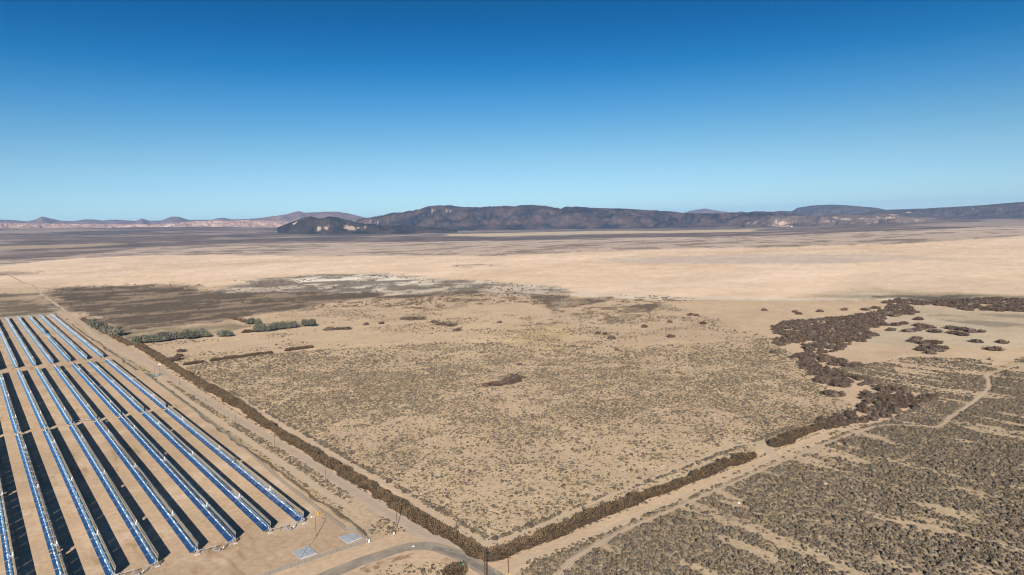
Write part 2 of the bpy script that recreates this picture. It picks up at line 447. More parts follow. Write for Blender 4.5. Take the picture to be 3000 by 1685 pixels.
def ground_cols(X, Y):
    d = np.hypot(X - CAM[0], Y - CAM[1])
    n = X.shape
    C = np.empty(n + (3,)); C[:] = SAND
    S = np.zeros(n)                                  # scrub speckle amount
    def mixin(m, col, k=1.0):
        m = np.clip(m * k, 0, 1)[..., None]
        C[:] = C * (1 - m) + np.array(col) * m
    n1 = fbm(X / 90, Y / 90, 3, 5); n2 = fbm(X / 600, Y / 600, 9, 5); n3 = fbm(X / 14, Y / 14, 21, 4)
    mixin(np.clip((n1 - 0.5) * 2.2, 0, 1), (0.47, 0.36, 0.215), 0.7)
    # far plains
    far = np.clip((d - 2600) / 1500, 0, 1)
    f1 = fbm(X / 2600, Y / 2600, 14, 5); f2 = fbm(X / 500, Y / 500, 15, 5)
    f3 = np.clip((fbm(X / 700, Y / 330, 16, 5) - .54) * 5, 0, 1) * 0.16 + 0.10 * (fbm(X / 110, Y / 110, 18, 3) - .5)
    plain = np.stack([0.150 + 0.10 * (f1 - .5) + 0.10 * (f2 - .5) + f3, 0.115 + 0.075 * (f1 - .5) + 0.075 * (f2 - .5) + f3 * .78, 0.096 + 0.055 * (f1 - .5) + 0.055 * (f2 - .5) + f3 * .58], -1)
    m = far[..., None]
    C[:] = C * (1 - m) + plain * m
    mixin(soft(X, Y, Z['strip1'], .004, 1), (0.55, 0.42, 0.26), 0.9)
    mixin(soft(X, Y, Z['strip2'], .006, 2), (0.40, 0.30, 0.19), 0.8)
    mixin(soft(X, Y, Z['strip3'], .006, 3), (0.50, 0.39, 0.28), 0.8)
    mixin(soft(X, Y, Z['slope1'], .008, 4), (0.36, 0.28, 0.22), 0.7)
    mixin(soft(X, Y, Z['pinkf'], .008, 5), (0.36, 0.28, 0.22), 0.7)
    m = soft(X, Y, Z['mottled'], .006, 6)
    sp = np.clip((fbm(X / 230, Y / 110, 33, 6, gain=.6) - 0.51) * 8, 0, 1)
    xr = np.clip((np.arctan2(X - CAM[0], Y - CAM[1]) - YAW + 0.55) / 0.5, 0, 1)     # darker brush to the left
    mixin(m, (0.50, 0.385, 0.285), 0.88)
    mixin(m * sp, (0.20, 0.15, 0.115), 0.85)
    m = soft(X, Y, Z['playa'], .006, 7)
    pl = fbm(X / 900, Y / 260, 40, 5); pl2 = fbm(X / 150, Y / 150, 41, 4)
    pc = np.stack([0.665 + 0.16 * (pl - .5) + .06 * (pl2 - .5), 0.492 + 0.15 * (pl - .5) + .055 * (pl2 - .5), 0.335 + 0.15 * (pl - .5) + .05 * (pl2 - .5)], -1)
    mm = m[..., None]
    C[:] = C * (1 - mm) + pc * mm
    S = S * (1 - m)
    mixin(soft(X, Y, Z['greyp'], .01, 8), (0.47, 0.385, 0.32), 0.7)
    mixin(soft(X, Y, Z['darkspk'], .01, 9) * (fbm(X / 60, Y / 60, 52, 3) > .52), (0.2, 0.15, 0.11), 0.8)
    mixin(soft(X, Y, Z['brushF'], .01, 10), (0.15, 0.12, 0.09), 0.8)
    near = np.clip((3200 - d) / 900, 0, 1)
    # salt flats with clumps of brush
    for i, k in enumerate(('salt', 'salt2', 'salt3', 'salt4')):
        m = soft(X, Y, Z[k], .012, 60 + i)
        c = (0.52, 0.435, 0.33) if i == 0 else (0.64, 0.53, 0.40) if i < 3 else (0.47, 0.385, 0.265)
        mixin(m, c, 0.85 if i < 3 else 0.75)
        if i == 0:
            br = np.clip((fbm(X / 75, Y / 75, 70, 6, gain=.62) - 0.435) * 9, 0, 1)
            mixin(m * np.clip((fbm(X / 260, Y / 120, 71, 5) - .50) * 6, 0, 1), (0.80, 0.70, 0.56), .85)
            mixin(m * br, (0.135, 0.112, 0.088), 0.85)
            S = np.maximum(S, m * 0.35)
    for i, (k, c, a, hs, fr, th) in enumerate((('brushA', (0.098, 0.074, 0.058), .97, .42, (110, 40), .38), ('brushG', (0.125, 0.098, 0.07), .85, .6, (40, 30), .40), ('brushB', (0.115, 0.097, 0.068), .9, .6, (140, 60), .42), ('brushC', (0.20, 0.16, 0.10), .8, .6, (60, 40), .42),
                                   ('brushD', (0.10, 0.075, 0.055), .95, .5, (60, 40), .36), ('brushE', (0.105, 0.080, 0.060), .95, .6, (50, 50), .40), ('brushE2', (0.105, 0.08, 0.06), .95, .5, (50, 50), .38),
                                   ('spk1', (0.115, 0.078, 0.048), .9, 1.0, (16, 16), .50), ('spk2', (0.13, 0.095, 0.062), .85, 1.0, (14, 14), .51),
                                   ('blot1', (0.12, 0.092, 0.068), .9, .5, (12, 12), .42), ('blot2', (0.12, 0.092, 0.068), .9, .8, (10, 10), .46), ('blot3', (0.13, 0.098, 0.065), .9, .9, (12, 12), .46),
                                   ('darkN', (0.19, 0.165, 0.105), .75, .8, (150, 150), .42), ('shore', (0.30, 0.25, 0.15), .7, .6, (60, 60), .4), ('streakN', (0.21, 0.18, 0.135), .7, 1.0, (40, 90), .54),
                                   ('green1', (0.22, 0.18, 0.105), .6, .8, (16, 16), .45), ('orange', (0.53, 0.375, 0.19), .5, .5, (60, 60), .4))):
        m = soft(X, Y, Z[k], .014, 80 + i)
        hole = np.clip((fbm(X / fr[0], Y / fr[1], 90 + i, 6, gain=.64) - th) * 9, 0, 1)
        m2 = m * (1 - hs * (1 - hole))
        mixin(m2, c, a)
        S = np.maximum(S, m * 0.45)
    m = soft(X, Y, Z['darkN'], .014, 91)
    mixin(m * np.clip((fbm(X / 90, Y / 60, 191, 5) - .56) * 8, 0, 1), (0.075, 0.07, 0.06), .8)
    m = soft(X, Y, [p for p in PB((1500, 385), (3000, 385), (3000, 150), (1900, 180))], .03, 92)
    mixin(m, (0.60, 0.46, 0.31), .5)
    # shrub fields: litter and small dry plants between the real shrubs
    for k, a in (('mid', .42), ('right', .50), ('right2', .6), ('farmid', .5), ('farleft', .4), ('thin', .5)):
        m = soft(X, Y, Zs[k], .04, 120, n=4)
        S = np.maximum(S, m * a)
    m = soft(X, Y, Zs['mid'], .02, 130) * np.clip((n1 - .38) * 3, 0, 1)
    mixin(m, (0.46, 0.355, 0.225), 0.5)
    m = soft(X, Y, Zs['right'], .01, 131)
    mixin(m, (0.40, 0.30, 0.19), 0.5)
    mixin(m * np.clip((bare_strips(X, Y) - .40) * 12, 0, 1), (0.25, 0.195, 0.13), 0.7)
    # solar field floor
    m = pip(X, Y, SOLAR).astype(float)
    mixin(m, (0.465, 0.335, 0.215))
    st = np.clip((fbm(X / 3.0, Y / 16, 140, 4) - 0.55) * 5, 0, 1) * np.clip((fbm(X / 60, Y / 60, 141, 3) - .40) * 4, 0, 1)
    mixin(m * st, (0.33, 0.215, 0.115), 0.8)
    mixin(m * np.clip((n3 - .55) * 4, 0, 1), (0.52, 0.40, 0.29), 0.5)
    tr = np.clip(1 - np.abs((fbm(X / 38, Y / 5.5 - 0.10 * X, 145, 3)) - .5) * 9, 0, 1)
    mixin(m * tr * (Y < -2), (0.40, 0.29, 0.19), 0.55)
    S = S * (1 - m)
    lane = pip(X, Y, [(18, -44), (44, -44), (44, 820), (18, 1300)]).astype(float)
    mixin(lane, (0.45, 0.34, 0.22), 0.6)
    S = np.maximum(S, lane * 0.4)
    # oily brown stains inside the bend of the road
    for i, (pp, a) in enumerate(((((1050, 1668), (1090, 1650), (1150, 1634), (1215, 1620), (1210, 1630), (1160, 1645), (1120, 1662), (1075, 1680)), .8),
                                 (((1280, 1632), (1310, 1635), (1330, 1652), (1295, 1645)), .5), (((1300, 1628), (1325, 1640), (1318, 1644)), .6))):
        m = soft(X, Y, [G(*q) for q in pp], .004, 150 + i, scl=.004)
        st = np.clip((fbm(X / 2.2, Y / 1.4, 152 + i, 4) - .38) * 5, 0, 1)
        mixin(m * st, (0.26, 0.155, 0.085), a)
    # mid-size mottling everywhere
    g = 1 + 0.26 * (n3 - .5) + 0.30 * (n1 - .5) + 0.18 * (n2 - .5)
    C *= g[..., None]
    return np.clip(C, 0.01, 0.9), np.clip(S, 0, 1)

def ground_material():
    m = bpy.data.materials.new('desert_ground'); m.use_nodes = True
    n = m.node_tree; N = n.nodes
    p = N['Principled BSDF']
    p.inputs['Roughness'].default_value = 1.0
    p.inputs['Specular IOR Level'].default_value = 0.0
    a = N.new('ShaderNodeAttribute'); a.attribute_name = 'soil'
    s = N.new('ShaderNodeAttribute'); s.attribute_name = 'scrub'
    geo = N.new('ShaderNodeNewGeometry')
    # grain
    nz = N.new('ShaderNodeTexNoise'); nz.inputs['Scale'].default_value = 0.35; nz.inputs['Detail'].default_value = 6; nz.inputs['Roughness'].default_value = 0.65
    n.links.new(geo.outputs['Position'], nz.inputs['Vector'])
    mr = N.new('ShaderNodeMapRange'); mr.inputs[1].default_value = 0.3; mr.inputs[2].default_value = 0.7; mr.inputs[3].default_value = 0.82; mr.inputs[4].default_value = 1.15
    n.links.new(nz.outputs[0], mr.inputs[0])
    vm = N.new('ShaderNodeVectorMath'); vm.operation = 'SCALE'
    n.links.new(a.outputs['Color'], vm.inputs[0]); n.links.new(mr.outputs[0], vm.inputs['Scale'])
    # small plants and litter, thresholded noise in world space
    def speck(scale, lo, hi, seedoff):
        mp = N.new('ShaderNodeMapping'); mp.inputs['Location'].default_value = (seedoff, seedoff * 2, 0)
        n.links.new(geo.outputs['Position'], mp.inputs[0])
        q = N.new('ShaderNodeTexNoise'); q.inputs['Scale'].default_value = scale; q.inputs['Detail'].default_value = 3; q.inputs['Roughness'].default_value = 0.6
        n.links.new(mp.outputs[0], q.inputs['Vector'])
        r = N.new('ShaderNodeMapRange'); r.inputs[1].default_value = lo; r.inputs[2].default_value = hi
        n.links.new(q.outputs[0], r.inputs[0])
        w = N.new('ShaderNodeMath'); w.operation = 'MULTIPLY'
        n.links.new(r.outputs[0], w.inputs[0]); n.links.new(s.outputs['Fac'], w.inputs[1])
        return w.outputs[0]
    s1 = speck(0.30, 0.54, 0.60, 13.0)
    s2 = speck(0.85, 0.56, 0.62, 57.0)
    m1 = N.new('ShaderNodeMix'); m1.data_type = 'RGBA'; m1.inputs['B'].default_value = (0.30, 0.235, 0.125, 1)
    n.links.new(s1, m1.inputs['Factor']); n.links.new(vm.outputs[0], m1.inputs['A'])
    m2 = N.new('ShaderNodeMix'); m2.data_type = 'RGBA'; m2.inputs['B'].default_value = (0.15, 0.125, 0.085, 1)
    n.links.new(s2, m2.inputs['Factor']); n.links.new(m1.outputs['Result'], m2.inputs['A'])
    n.links.new(m2.outputs['Result'], p.inputs['Base Color'])
    return m
M_ground = ground_material()

def build_ground():
    azv = np.linspace(YAW - rad(40), YAW + rad(40), 900)
    azo = np.linspace(YAW + rad(40), YAW + rad(320), 72)[1:-1]
    az = np.concatenate([azv, azo])
    f = 697.0
    ys = np.arange(420, 25, -0.95)
    r = list(CAM[2] * f / ys)
    r = [40.0, 90.0, 150.0, 200.0] + [x for x in r if x > 205]
    r += list(np.geomspace(r[-1], 12500, 150)[1:]) + [14500, 18000, 24000, 31000, 39000]
    r = np.array(r)
    A, Rr = np.meshgrid(az, r)
    X = CAM[0] + Rr * np.sin(A); Y = CAM[1] + Rr * np.cos(A)
    Zh = terrain(X, Y)
    amp = np.clip((Rr - 5500) / 3000, 0, 1)
    Zh = Zh + amp * (fbm(X / 900, Y / 900, 200, 5) - .5) * 22 * (np.clip(Zh, 0, 200) / 200)
    nr, na = X.shape
    V = np.stack([X, Y, Zh], -1).reshape(-1, 3)
    V = np.concatenate([V, [[CAM[0], CAM[1], 0]]])
    i = np.arange(nr - 1)[:, None] * na; j = np.arange(na)[None, :]; j2 = (j + 1) % na
    F = np.stack([i + j, i + na + j, i + na + j2, i + j2], -1).reshape(-1, 4)
    k = np.arange(0, na, 2)
    # centre fan as quads
    cen = len(V) - 1
    fan = np.stack([np.full(len(k), cen), k, (k + 1) % na, (k + 2) % na], -1)
    F = np.concatenate([F, fan])
    me = fast_mesh('ground', V, F, M_ground, smooth=True)
    C, S = ground_cols(X, Y)
    col = np.ones((len(V), 4), np.float32)
    col[:-1, :3] = C.reshape(-1, 3); col[-1, :3] = SAND
    at = me.color_attributes.new('soil', 'FLOAT_COLOR', 'POINT'); at.data.foreach_set('color', col.ravel())
    sa = np.zeros(len(V), np.float32); sa[:-1] = S.ravel()
    a2 = me.attributes.new('scrub', 'FLOAT', 'POINT'); a2.data.foreach_set('value', sa)
    o = obj('ground', me)
    tag(o, kind='structure')
build_ground()

# ------------------------------------------------------------------ haze
def build_haze():
    m = bpy.data.materials.new('desert_air'); m.use_nodes = True
    n = m.node_tree; n.nodes.clear()
    o = n.nodes.new('ShaderNodeOutputMaterial'); v = n.nodes.new('ShaderNodeVolumePrincipled')
    v.inputs['Color'].default_value = (0.30, 0.58, 1.0, 1)
    v.inputs['Density'].default_value = HAZE
    v.inputs['Anisotropy'].default_value = 0.0
    n.links.new(v.outputs[0], o.inputs['Volume'])
    b = MB().box((0, 0, 0), (84000, 84000, 822))
    ob = b.build('haze', m, loc=(CAM[0], CAM[1], 409.0))
    tag(ob, kind='stuff')
HAZE = 2.0e-5
build_haze()

# ------------------------------------------------------------------ far hills
def hill_mat(name, c1, c2, pale, thr, seed):
    m = bpy.data.materials.new(name); m.use_nodes = True
    n = m.node_tree; N = n.nodes; p = N['Principled BSDF']
    p.inputs['Roughness'].default_value = 1.0; p.inputs['Specular IOR Level'].default_value = 0.0
    geo = N.new('ShaderNodeNewGeometry')
    def nz(sc, det, off, squash=(1, 1, 1)):
        mp = N.new('ShaderNodeMapping'); mp.inputs['Location'].default_value = (off, off, off); mp.inputs['Scale'].default_value = squash
        n.links.new(geo.outputs['Position'], mp.inputs[0])
        q = N.new('ShaderNodeTexNoise'); q.inputs['Scale'].default_value = sc; q.inputs['Detail'].default_value = det; q.inputs['Roughness'].default_value = 0.62
        n.links.new(mp.outputs[0], q.inputs['Vector']); return q.outputs[0]
    a = nz(0.0032, 9, seed, (1, 1, 2.2))
    r1 = N.new('ShaderNodeMapRange'); r1.inputs[1].default_value = 0.38; r1.inputs[2].default_value = 0.62
    n.links.new(a, r1.inputs[0])
    m1 = N.new('ShaderNodeMix'); m1.data_type = 'RGBA'; m1.inputs['A'].default_value = (*c1, 1); m1.inputs['B'].default_value = (*c2, 1)
    n.links.new(r1.outputs[0], m1.inputs['Factor'])
    b = nz(0.0021, 6, seed + 300, (1, 1, 2))
    r2 = N.new('ShaderNodeMapRange'); r2.inputs[1].default_value = thr; r2.inputs[2].default_value = thr + 0.03
    n.links.new(b, r2.inputs[0])
    m2 = N.new('ShaderNodeMix'); m2.data_type = 'RGBA'; m2.inputs['B'].default_value = (*pale, 1)
    n.links.new(r2.outputs[0], m2.inputs['Factor']); n.links.new(m1.outputs['Result'], m2.inputs['A'])
    sa = N.new('ShaderNodeAttribute'); sa.attribute_name = 'scar'
    m3 = N.new('ShaderNodeMix'); m3.data_type = 'RGBA'; m3.inputs['B'].default_value = (0.36, 0.27, 0.20, 1)
    n.links.new(sa.outputs['Fac'], m3.inputs['Factor']); n.links.new(m2.outputs['Result'], m3.inputs['A'])
    n.links.new(m3.outputs['Result'], p.inputs['Base Color'])
    return m

M_rock = hill_mat('dark_volcanic_rock', (0.022, 0.019, 0.020), (0.088, 0.058, 0.046), (0.42, 0.31, 0.22), 0.69, 11)
M_rock2 = hill_mat('front_dark_rock', (0.022, 0.018, 0.016), (0.058, 0.042, 0.032), (0.50, 0.37, 0.26), 0.655, 75)
M_mesa = hill_mat('brown_mesa_rock', (0.13, 0.085, 0.07), (0.19, 0.125, 0.10), (0.34, 0.25, 0.18), 0.70, 31)
M_pink = hill_mat('pink_badland_clay', (0.40, 0.27, 0.21), (0.25, 0.165, 0.135), (0.52, 0.42, 0.34), 0.60, 47)
M_slope = hill_mat('grey_brown_bajada', (0.06, 0.048, 0.042), (0.10, 0.075, 0.062), (0.36, 0.28, 0.21), 0.70, 59)
M_bad = hill_mat('eroded_badland', (0.085, 0.065, 0.055), (0.15, 0.11, 0.09), (0.32, 0.24, 0.18), 0.575, 91)

HILLS = [
 # name, material, distance of foot, distance of crest, foot y list, crest profile, relief
 ('chain', M_mesa, 21000, 24000, 'distant pinkish brown peaks on the left skyline',
  [(-400, 646), (-150, 640), (0, 643), (35, 644.4), (78, 648.8), (105, 643), (122, 634), (154, 641.5), (180, 647), (215, 648.8), (247, 643.8), (271, 643.8), (300, 647), (335, 643.8), (399, 648), (416, 641), (437, 647), (472, 647), (501, 636), (512, 634.8), (524, 636), (553, 645), (620, 644.4), (640, 639.5), (658, 639), (678, 643), (728, 641.5), (760, 644)], 26),
 ('mesa', M_mesa, 17500, 20000, 'long mauve mesa behind the small dark hill',
  [(700, 645), (750, 640), (779, 636), (837, 628.4), (865, 622), (875, 620), (895, 624.6), (936, 621.7), (983, 620.6), (1012, 624), (1041, 630), (1073, 638.6), (1090, 637), (1114, 631), (1128, 632), (1160, 640)], 45),
 ('cone', M_mesa, 23000, 26000, 'pale pinkish cone showing over the dark ridge',
  [(1960, 632), (1995, 625.5), (2024, 617), (2068, 611), (2091, 615), (2120, 619.7), (2155, 622.6), (2170, 619), (2181, 622.6), (2230, 628)], 50),
 ('rmesa', M_slope, 16500, 19000, 'flat topped grey mesa on the right skyline',
  [(2230, 628), (2267, 621), (2288, 618), (2320, 619.7), (2337, 609.5), (2381, 603), (2439, 600), (2497, 603.7), (2570, 609.5), (2599, 615), (2650, 622)], 40),
 ('rslope', M_slope, 13200, 16000, 'long grey slope rising to the right edge',
  [(2480, 632), (2570, 617), (2599, 615), (2716, 611), (2832, 605), (2890, 600.8), (2949, 595.5), (3000, 592.6), (3150, 585), (3500, 578)], 30),
 ('pink', M_pink, 13500, 15500, 'low band of pink clay badlands on the left',
  [(-400, 655), (0, 655), (200, 657), (300, 657), (450, 659), (530, 653), (620, 648), (700, 646.5), (750, 647), (830, 650), (870, 658), (900, 663)], 60),
 ('main', M_rock, 10800, 12800, 'long dark volcanic mountain across the middle of the skyline',
  [(1040, 660), (1050, 647), (1099, 638.6), (1152, 625.5), (1178, 624), (1216, 615), (1245, 606.6), (1289, 604), (1326, 604), (1390, 608), (1500, 605.7), (1558, 603), (1590, 603), (1640, 608), (1669, 606.6), (1756, 611.8), (1835, 614.4), (1907, 619), (1951, 620), (1995, 625.5), (2053, 628.4), (2140, 626.4), (2184, 621.7), (2250, 622), (2320, 630), (2400, 640), (2450, 652)], 110),
 ('bad', M_bad, 10200, 11200, 'eroded pale and dark badlands below the grey mesa',
  [(2180, 655), (2250, 633), (2340, 634), (2454, 628), (2520, 630), (2585, 628), (2628, 629), (2660, 634), (2716, 637), (2800, 645)], 60),
 ('small', M_rock2, 8900, 9800, 'small dark twin-topped hill left of the long mountain',
  [(812, 668), (830, 661), (875, 644), (910, 635), (936, 641.5), (965, 636), (992, 638), (1029, 647), (1058, 654.6), (1114, 660.5), (1216, 663), (1289, 669), (1340, 676)], 60),
]

# pale rock faces and slides on the hills
SCARS = {'small': [(936, 670, 7, 6), (955, 668, 9, 6), (1024, 667, 14, 8), (1048, 669, 9, 5), (1070, 667, 6, 5)],
         'main': [(1268, 617, 7, 2.5), (1314, 617, 8, 2.2), (1085, 647, 11, 1.6), (1102, 652, 8, 2), (1216, 645, 6, 1)],
         'bad': [(2275, 652, 8, 4), (2330, 651, 14, 1.5), (2430, 649, 20, 2), (2480, 642, 14, 2.5), (2530, 640, 12, 2.5), (2600, 638, 20, 2)],
         'rslope': [(2664, 623, 12, 1.5), (2850, 612, 10, 1.5)]}
def build_hill(key, m, d0, d1, label, prof, relief):
    xs = np.array([p[0] for p in prof], float); ysv = np.array([p[1] for p in prof], float)
    nu = int(min(640, max(80, (xs[-1] - xs[0]) / 2.2)))
    U = np.linspace(xs[0], xs[-1], nu)
    Yc = np.interp(U, xs, ysv)
    az = np.empty(nu); te = np.empty(nu)
    for i in range(nu):
        d = ray(U[i], Yc[i]); h = math.hypot(d[0], d[1]); az[i] = math.atan2(d[0], d[1]); te[i] = d[2] / h
    nv = 60
    vv = np.linspace(0, 1, nv)
    s = np.where(vv < 0.66, vv / 0.66, (vv - 0.66) / 0.34)
    dd = np.where(vv < 0.66, d0 + (d1 - d0) * s, d1 + (d1 - d0) * 0.9 * s)
    zc = CAM[2] + d1 * te
    bz1 = terrain(CAM[0] + d1 * np.sin(az), CAM[1] + d1 * np.cos(az))
    tap = np.clip((zc - bz1) / max(1.0, (zc - bz1).max()), 0.04, 1) ** 0.6
    dd = d1 + (dd[:, None] - d1) * tap[None, :]
    A = az[None, :]; D = dd + (fbm(az * 14, az * 0 + 3, 5, 2) - .5)[None, :] * (d1 - d0) * 0.3 * np.sin(vv * math.pi)[:, None] * tap[None, :]
    X = CAM[0] + D * np.sin(A); Y = CAM[1] + D * np.cos(A)
    base = np.minimum(terrain(X, Y), zc[None, :]) - 12
    shape = np.where(vv < 0.66, np.sin(s * math.pi / 2) ** 1.15, 1 - s ** 1.3)[:, None]
    Zh = base + (zc[None, :] - base) * shape
    rid = 1 - np.abs(fbm(X / 520, Y / 700, 300, 6, gain=.6) * 2 - 1) * 2.6
    e = np.sin(np.clip(shape, 0, 1) * math.pi) * 0.9 + 0.18 * shape
    Zh = Zh + (rid - 0.55) * relief * 1.5 * e * np.clip((zc[None, :] - base) / 120, 0.15, 1.2)
    Zh = Zh + (1 - np.abs(fbm(X / 150, Y / 190, 310, 4, gain=.6) * 2 - 1) * 2.4 - .4) * 16 * e * tap[None, :]
    V = np.stack([X, Y, Zh], -1).reshape(-1, 3)
    rel = V - CAM; zz = rel @ AF
    px = 1500 + FOC * (rel @ AR) / zz; py = 842.5 - FOC * (rel @ AU) / zz
    sc = np.zeros(len(V)); nn = fbm(V[:, 0] / 110, V[:, 1] / 420, 777, 5, gain=.65)
    for sx, sy, rx, ry in SCARS.get(key, ()):
        sc = np.maximum(sc, np.clip((1.15 - np.hypot((px - sx) / rx, (py - sy) / ry) + (nn - .5) * 3.2) * 2.2, 0, 1))
    i = np.arange(nv - 1)[:, None] * nu; j = np.arange(nu - 1)[None, :]
    F = np.stack([i + j, i + j + 1, i + nu + j + 1, i + nu + j], -1).reshape(-1, 4)
    me = fast_mesh('hills', V, F, m, smooth=True)
    at = me.attributes.new('scar', 'FLOAT', 'POINT'); at.data.foreach_set('value', sc.astype(np.float32))
    o = obj('hills', me)
    tag(o, label=label, kind='structure')
for h in HILLS:
    build_hill(*h)

# ------------------------------------------------------------------ roads (thin sheets over the ground)
def road(name, pts, width, m, z, jit=0.5, kind='structure', dash=None):
    P = [np.array(p[:2], float) for p in pts]
    Q = []
    for i in range(len(P) - 1):                       # Catmull-Rom
        p0 = P[max(i - 1, 0)]; p1 = P[i]; p2 = P[i + 1]; p3 = P[min(i + 2, len(P) - 1)]
        n = max(3, int(np.linalg.norm(p2 - p1) / 4))
        for k in range(n):
            t = k / n
            Q.append(0.5 * ((2 * p1) + (-p0 + p2) * t + (2 * p0 - 5 * p1 + 4 * p2 - p3) * t * t + (-p0 + 3 * p1 - 3 * p2 + p3) * t ** 3))
    Q.append(P[-1]); Q = np.array(Q)
    T = np.gradient(Q, axis=0); T /= np.linalg.norm(T, axis=1)[:, None]
    Nn = np.stack([-T[:, 1], T[:, 0]], -1)
    w = np.full(len(Q), width / 2) if np.isscalar(width) else np.interp(np.linspace(0, 1, len(Q)), np.linspace(0, 1, len(width)), width) / 2
    k = np.arange(len(Q))
    l = w + (fbm(k * 0.45, k * 0 + z * 100, 5, 3) - .5) * 2 * jit
    r = w + (fbm(k * 0.45, k * 0 + 40 + z * 100, 8, 3) - .5) * 2 * jit
    V = np.zeros((len(Q) * 2, 3)); V[0::2, :2] = Q + Nn * l[:, None]; V[1::2, :2] = Q - Nn * r[:, None]
    V[:, 2] = z + terrain(V[:, 0], V[:, 1])
    i = np.arange(len(Q) - 1) * 2
    F = np.stack([i, i + 1, i + 3, i + 2], -1)
    o = obj(name, fast_mesh(name, V, F, m))
    tag(o, kind=kind)
    return Q
M_asph = mat('worn_asphalt', (0.235, 0.198, 0.158), rough=0.95, noise=(0.12, 0.3, (0.33, 0.27, 0.20)), spec=0.1)
M_patch = mat('darker_asphalt_patch', (0.165, 0.148, 0.13), rough=0.95, noise=(0.3, 0.25, (0.23, 0.195, 0.155)), spec=0.1)
M_dirt = mat('packed_dirt_road', (0.40, 0.315, 0.24), rough=1.0, noise=(0.10, 0.2, (0.46, 0.35, 0.25)), spec=0.0)
M_dirt2 = mat('pale_dirt_track', (0.44, 0.345, 0.245), rough=1.0, noise=(0.15, 0.2, (0.50, 0.37, 0.24)), spec=0.0)
M_rut = mat('wheel_rut', (0.375, 0.29, 0.21), rough=1.0, noise=(0.3, 0.2), spec=0.0)
M_crack = mat('asphalt_crack_seal', (0.14, 0.125, 0.11), rough=0.9, spec=0.1)

Gs = lambda L: [G(*p) for p in L]
ROADS = {}
ROADS['asph'] = road('asphalt_road', Gs([(840, 1735), (963, 1684), (1050, 1648), (1110, 1629), (1165, 1610), (1208, 1602), (1240, 1599), (1268, 1601), (1318, 1615), (1369, 1640), (1436, 1680), (1520, 1740), (1600, 1800)]), 8.2, M_asph, 0.05, 0.7)
road('asphalt_patch', Gs([(1268, 1607), (1300, 1611), (1335, 1624), (1380, 1648), (1436, 1682), (1500, 1730)]), 3.6, M_patch, 0.09, 0.5)
ROADS['dirt'] = road('dirt_road', [(44.5, -84), (43, -62), (42, -40), (41, -5), (40.8, 36), (41.5, 70), (42, 105), (40, 180), (38, 260), (36.5, 352), (37, 430), (38, 500), (36, 600), (32, 700), (27, 790), (26, 900), (28, 1050), (29, 1230), G(150 * 1.1646, 772 * 1.1646), G(120, 860), G(95, 835), G(70, 828), G(25, 805)],
     (12, 7, 6.5, 6.5, 6.5, 6.5, 6.5, 6.5, 6.5, 7, 7, 6, 6, 6, 6, 7, 7, 8, 9), M_dirt, 0.02, 0.5)
for off in (-0.9, 0.9):
    Qd = ROADS['dirt']
    T = np.gradient(Qd, axis=0); T /= np.linalg.norm(T, axis=1)[:, None]
    sel = Qd[6:150:4] + np.stack([-T[6:150:4, 1], T[6:150:4, 0]], -1) * off
    road('wheel_rut', list(sel), 0.55, M_rut, 0.07, 0.22)
ROADS['track'] = road('dirt_track', [(29, -8), (28.5, 10), (27.5, 26.6), (27.2, 112.9), (26, 200), (25, 310), (25.5, 400), (28.3, 451), (33, 520), (24, 640), (22, 760), (21, 846), (26, 960)], (2.5, 4.5, 4.5, 4.5, 4.5, 4.5, 5.5, 7, 7, 6, 5, 5), M_dirt2, 0.035, 0.7)
ROADS['path'] = road('sandy_path', [GF(*p) for p in [(1385, 1470), (1440, 1410), (1500, 1372), (1580, 1330), (1650, 1300), (1800, 1235), (1950, 1168), (2100, 1108), (2180, 1080), (2230, 1070), (2300, 1071), (2360, 1073), (2395, 1048), (2450, 1010), (2485, 978), (2487, 958), (2483, 945), (2520, 930), (2640, 900)]],
     (3.4, 3.0, 2.8, 2.8, 2.8, 2.8, 2.8, 2.8, 2.8, 2.6, 2.4), M_dirt2, 0.02, 0.9)
for off in (-0.8, 0.8):
    Qd = ROADS['path']; T = np.gradient(Qd, axis=0); T /= np.linalg.norm(T, axis=1)[:, None]
    sel = Qd[2:100:3] + np.stack([-T[2:100:3, 1], T[2:100:3, 0]], -1) * off
    road('wheel_rut', list(sel), 0.5, M_rut, 0.06, 0.2)
ROADS['verge'] = road('sandy_verge', [GF(*p) for p in [(1275, 1437), (1330, 1404), (1400, 1378), (1500, 1342), (1650, 1278), (1780, 1225), (1870, 1190), (1940, 1156), (1990, 1138), (2070, 1097), (2120, 1074), (2180, 1066)]], (2.5, 3.5, 3, 2.4, 2.0, 2.6, 3.5, 5, 3.5, 2.5, 2, 1), M_dirt2, 0.03, 1.2)
ROADS['spur'] = road('sandy_spur', [GF(*p) for p in [(1955, 1158), (1930, 1128), (1870, 1118), (1700, 1180), (1500, 1262), (1290, 1350), (1200, 1362), (1180, 1352)]], (7, 6, 4, 3, 3, 3, 3, 2), M_dirt2, 0.055, 0.9)
ROADS['inner'] = road('sandy_strip', [(59, -84), (60, -40), (60, 30), (60, 120), (61, 230), (63, 300)], 2.6, M_dirt2, 0.045, 0.7)
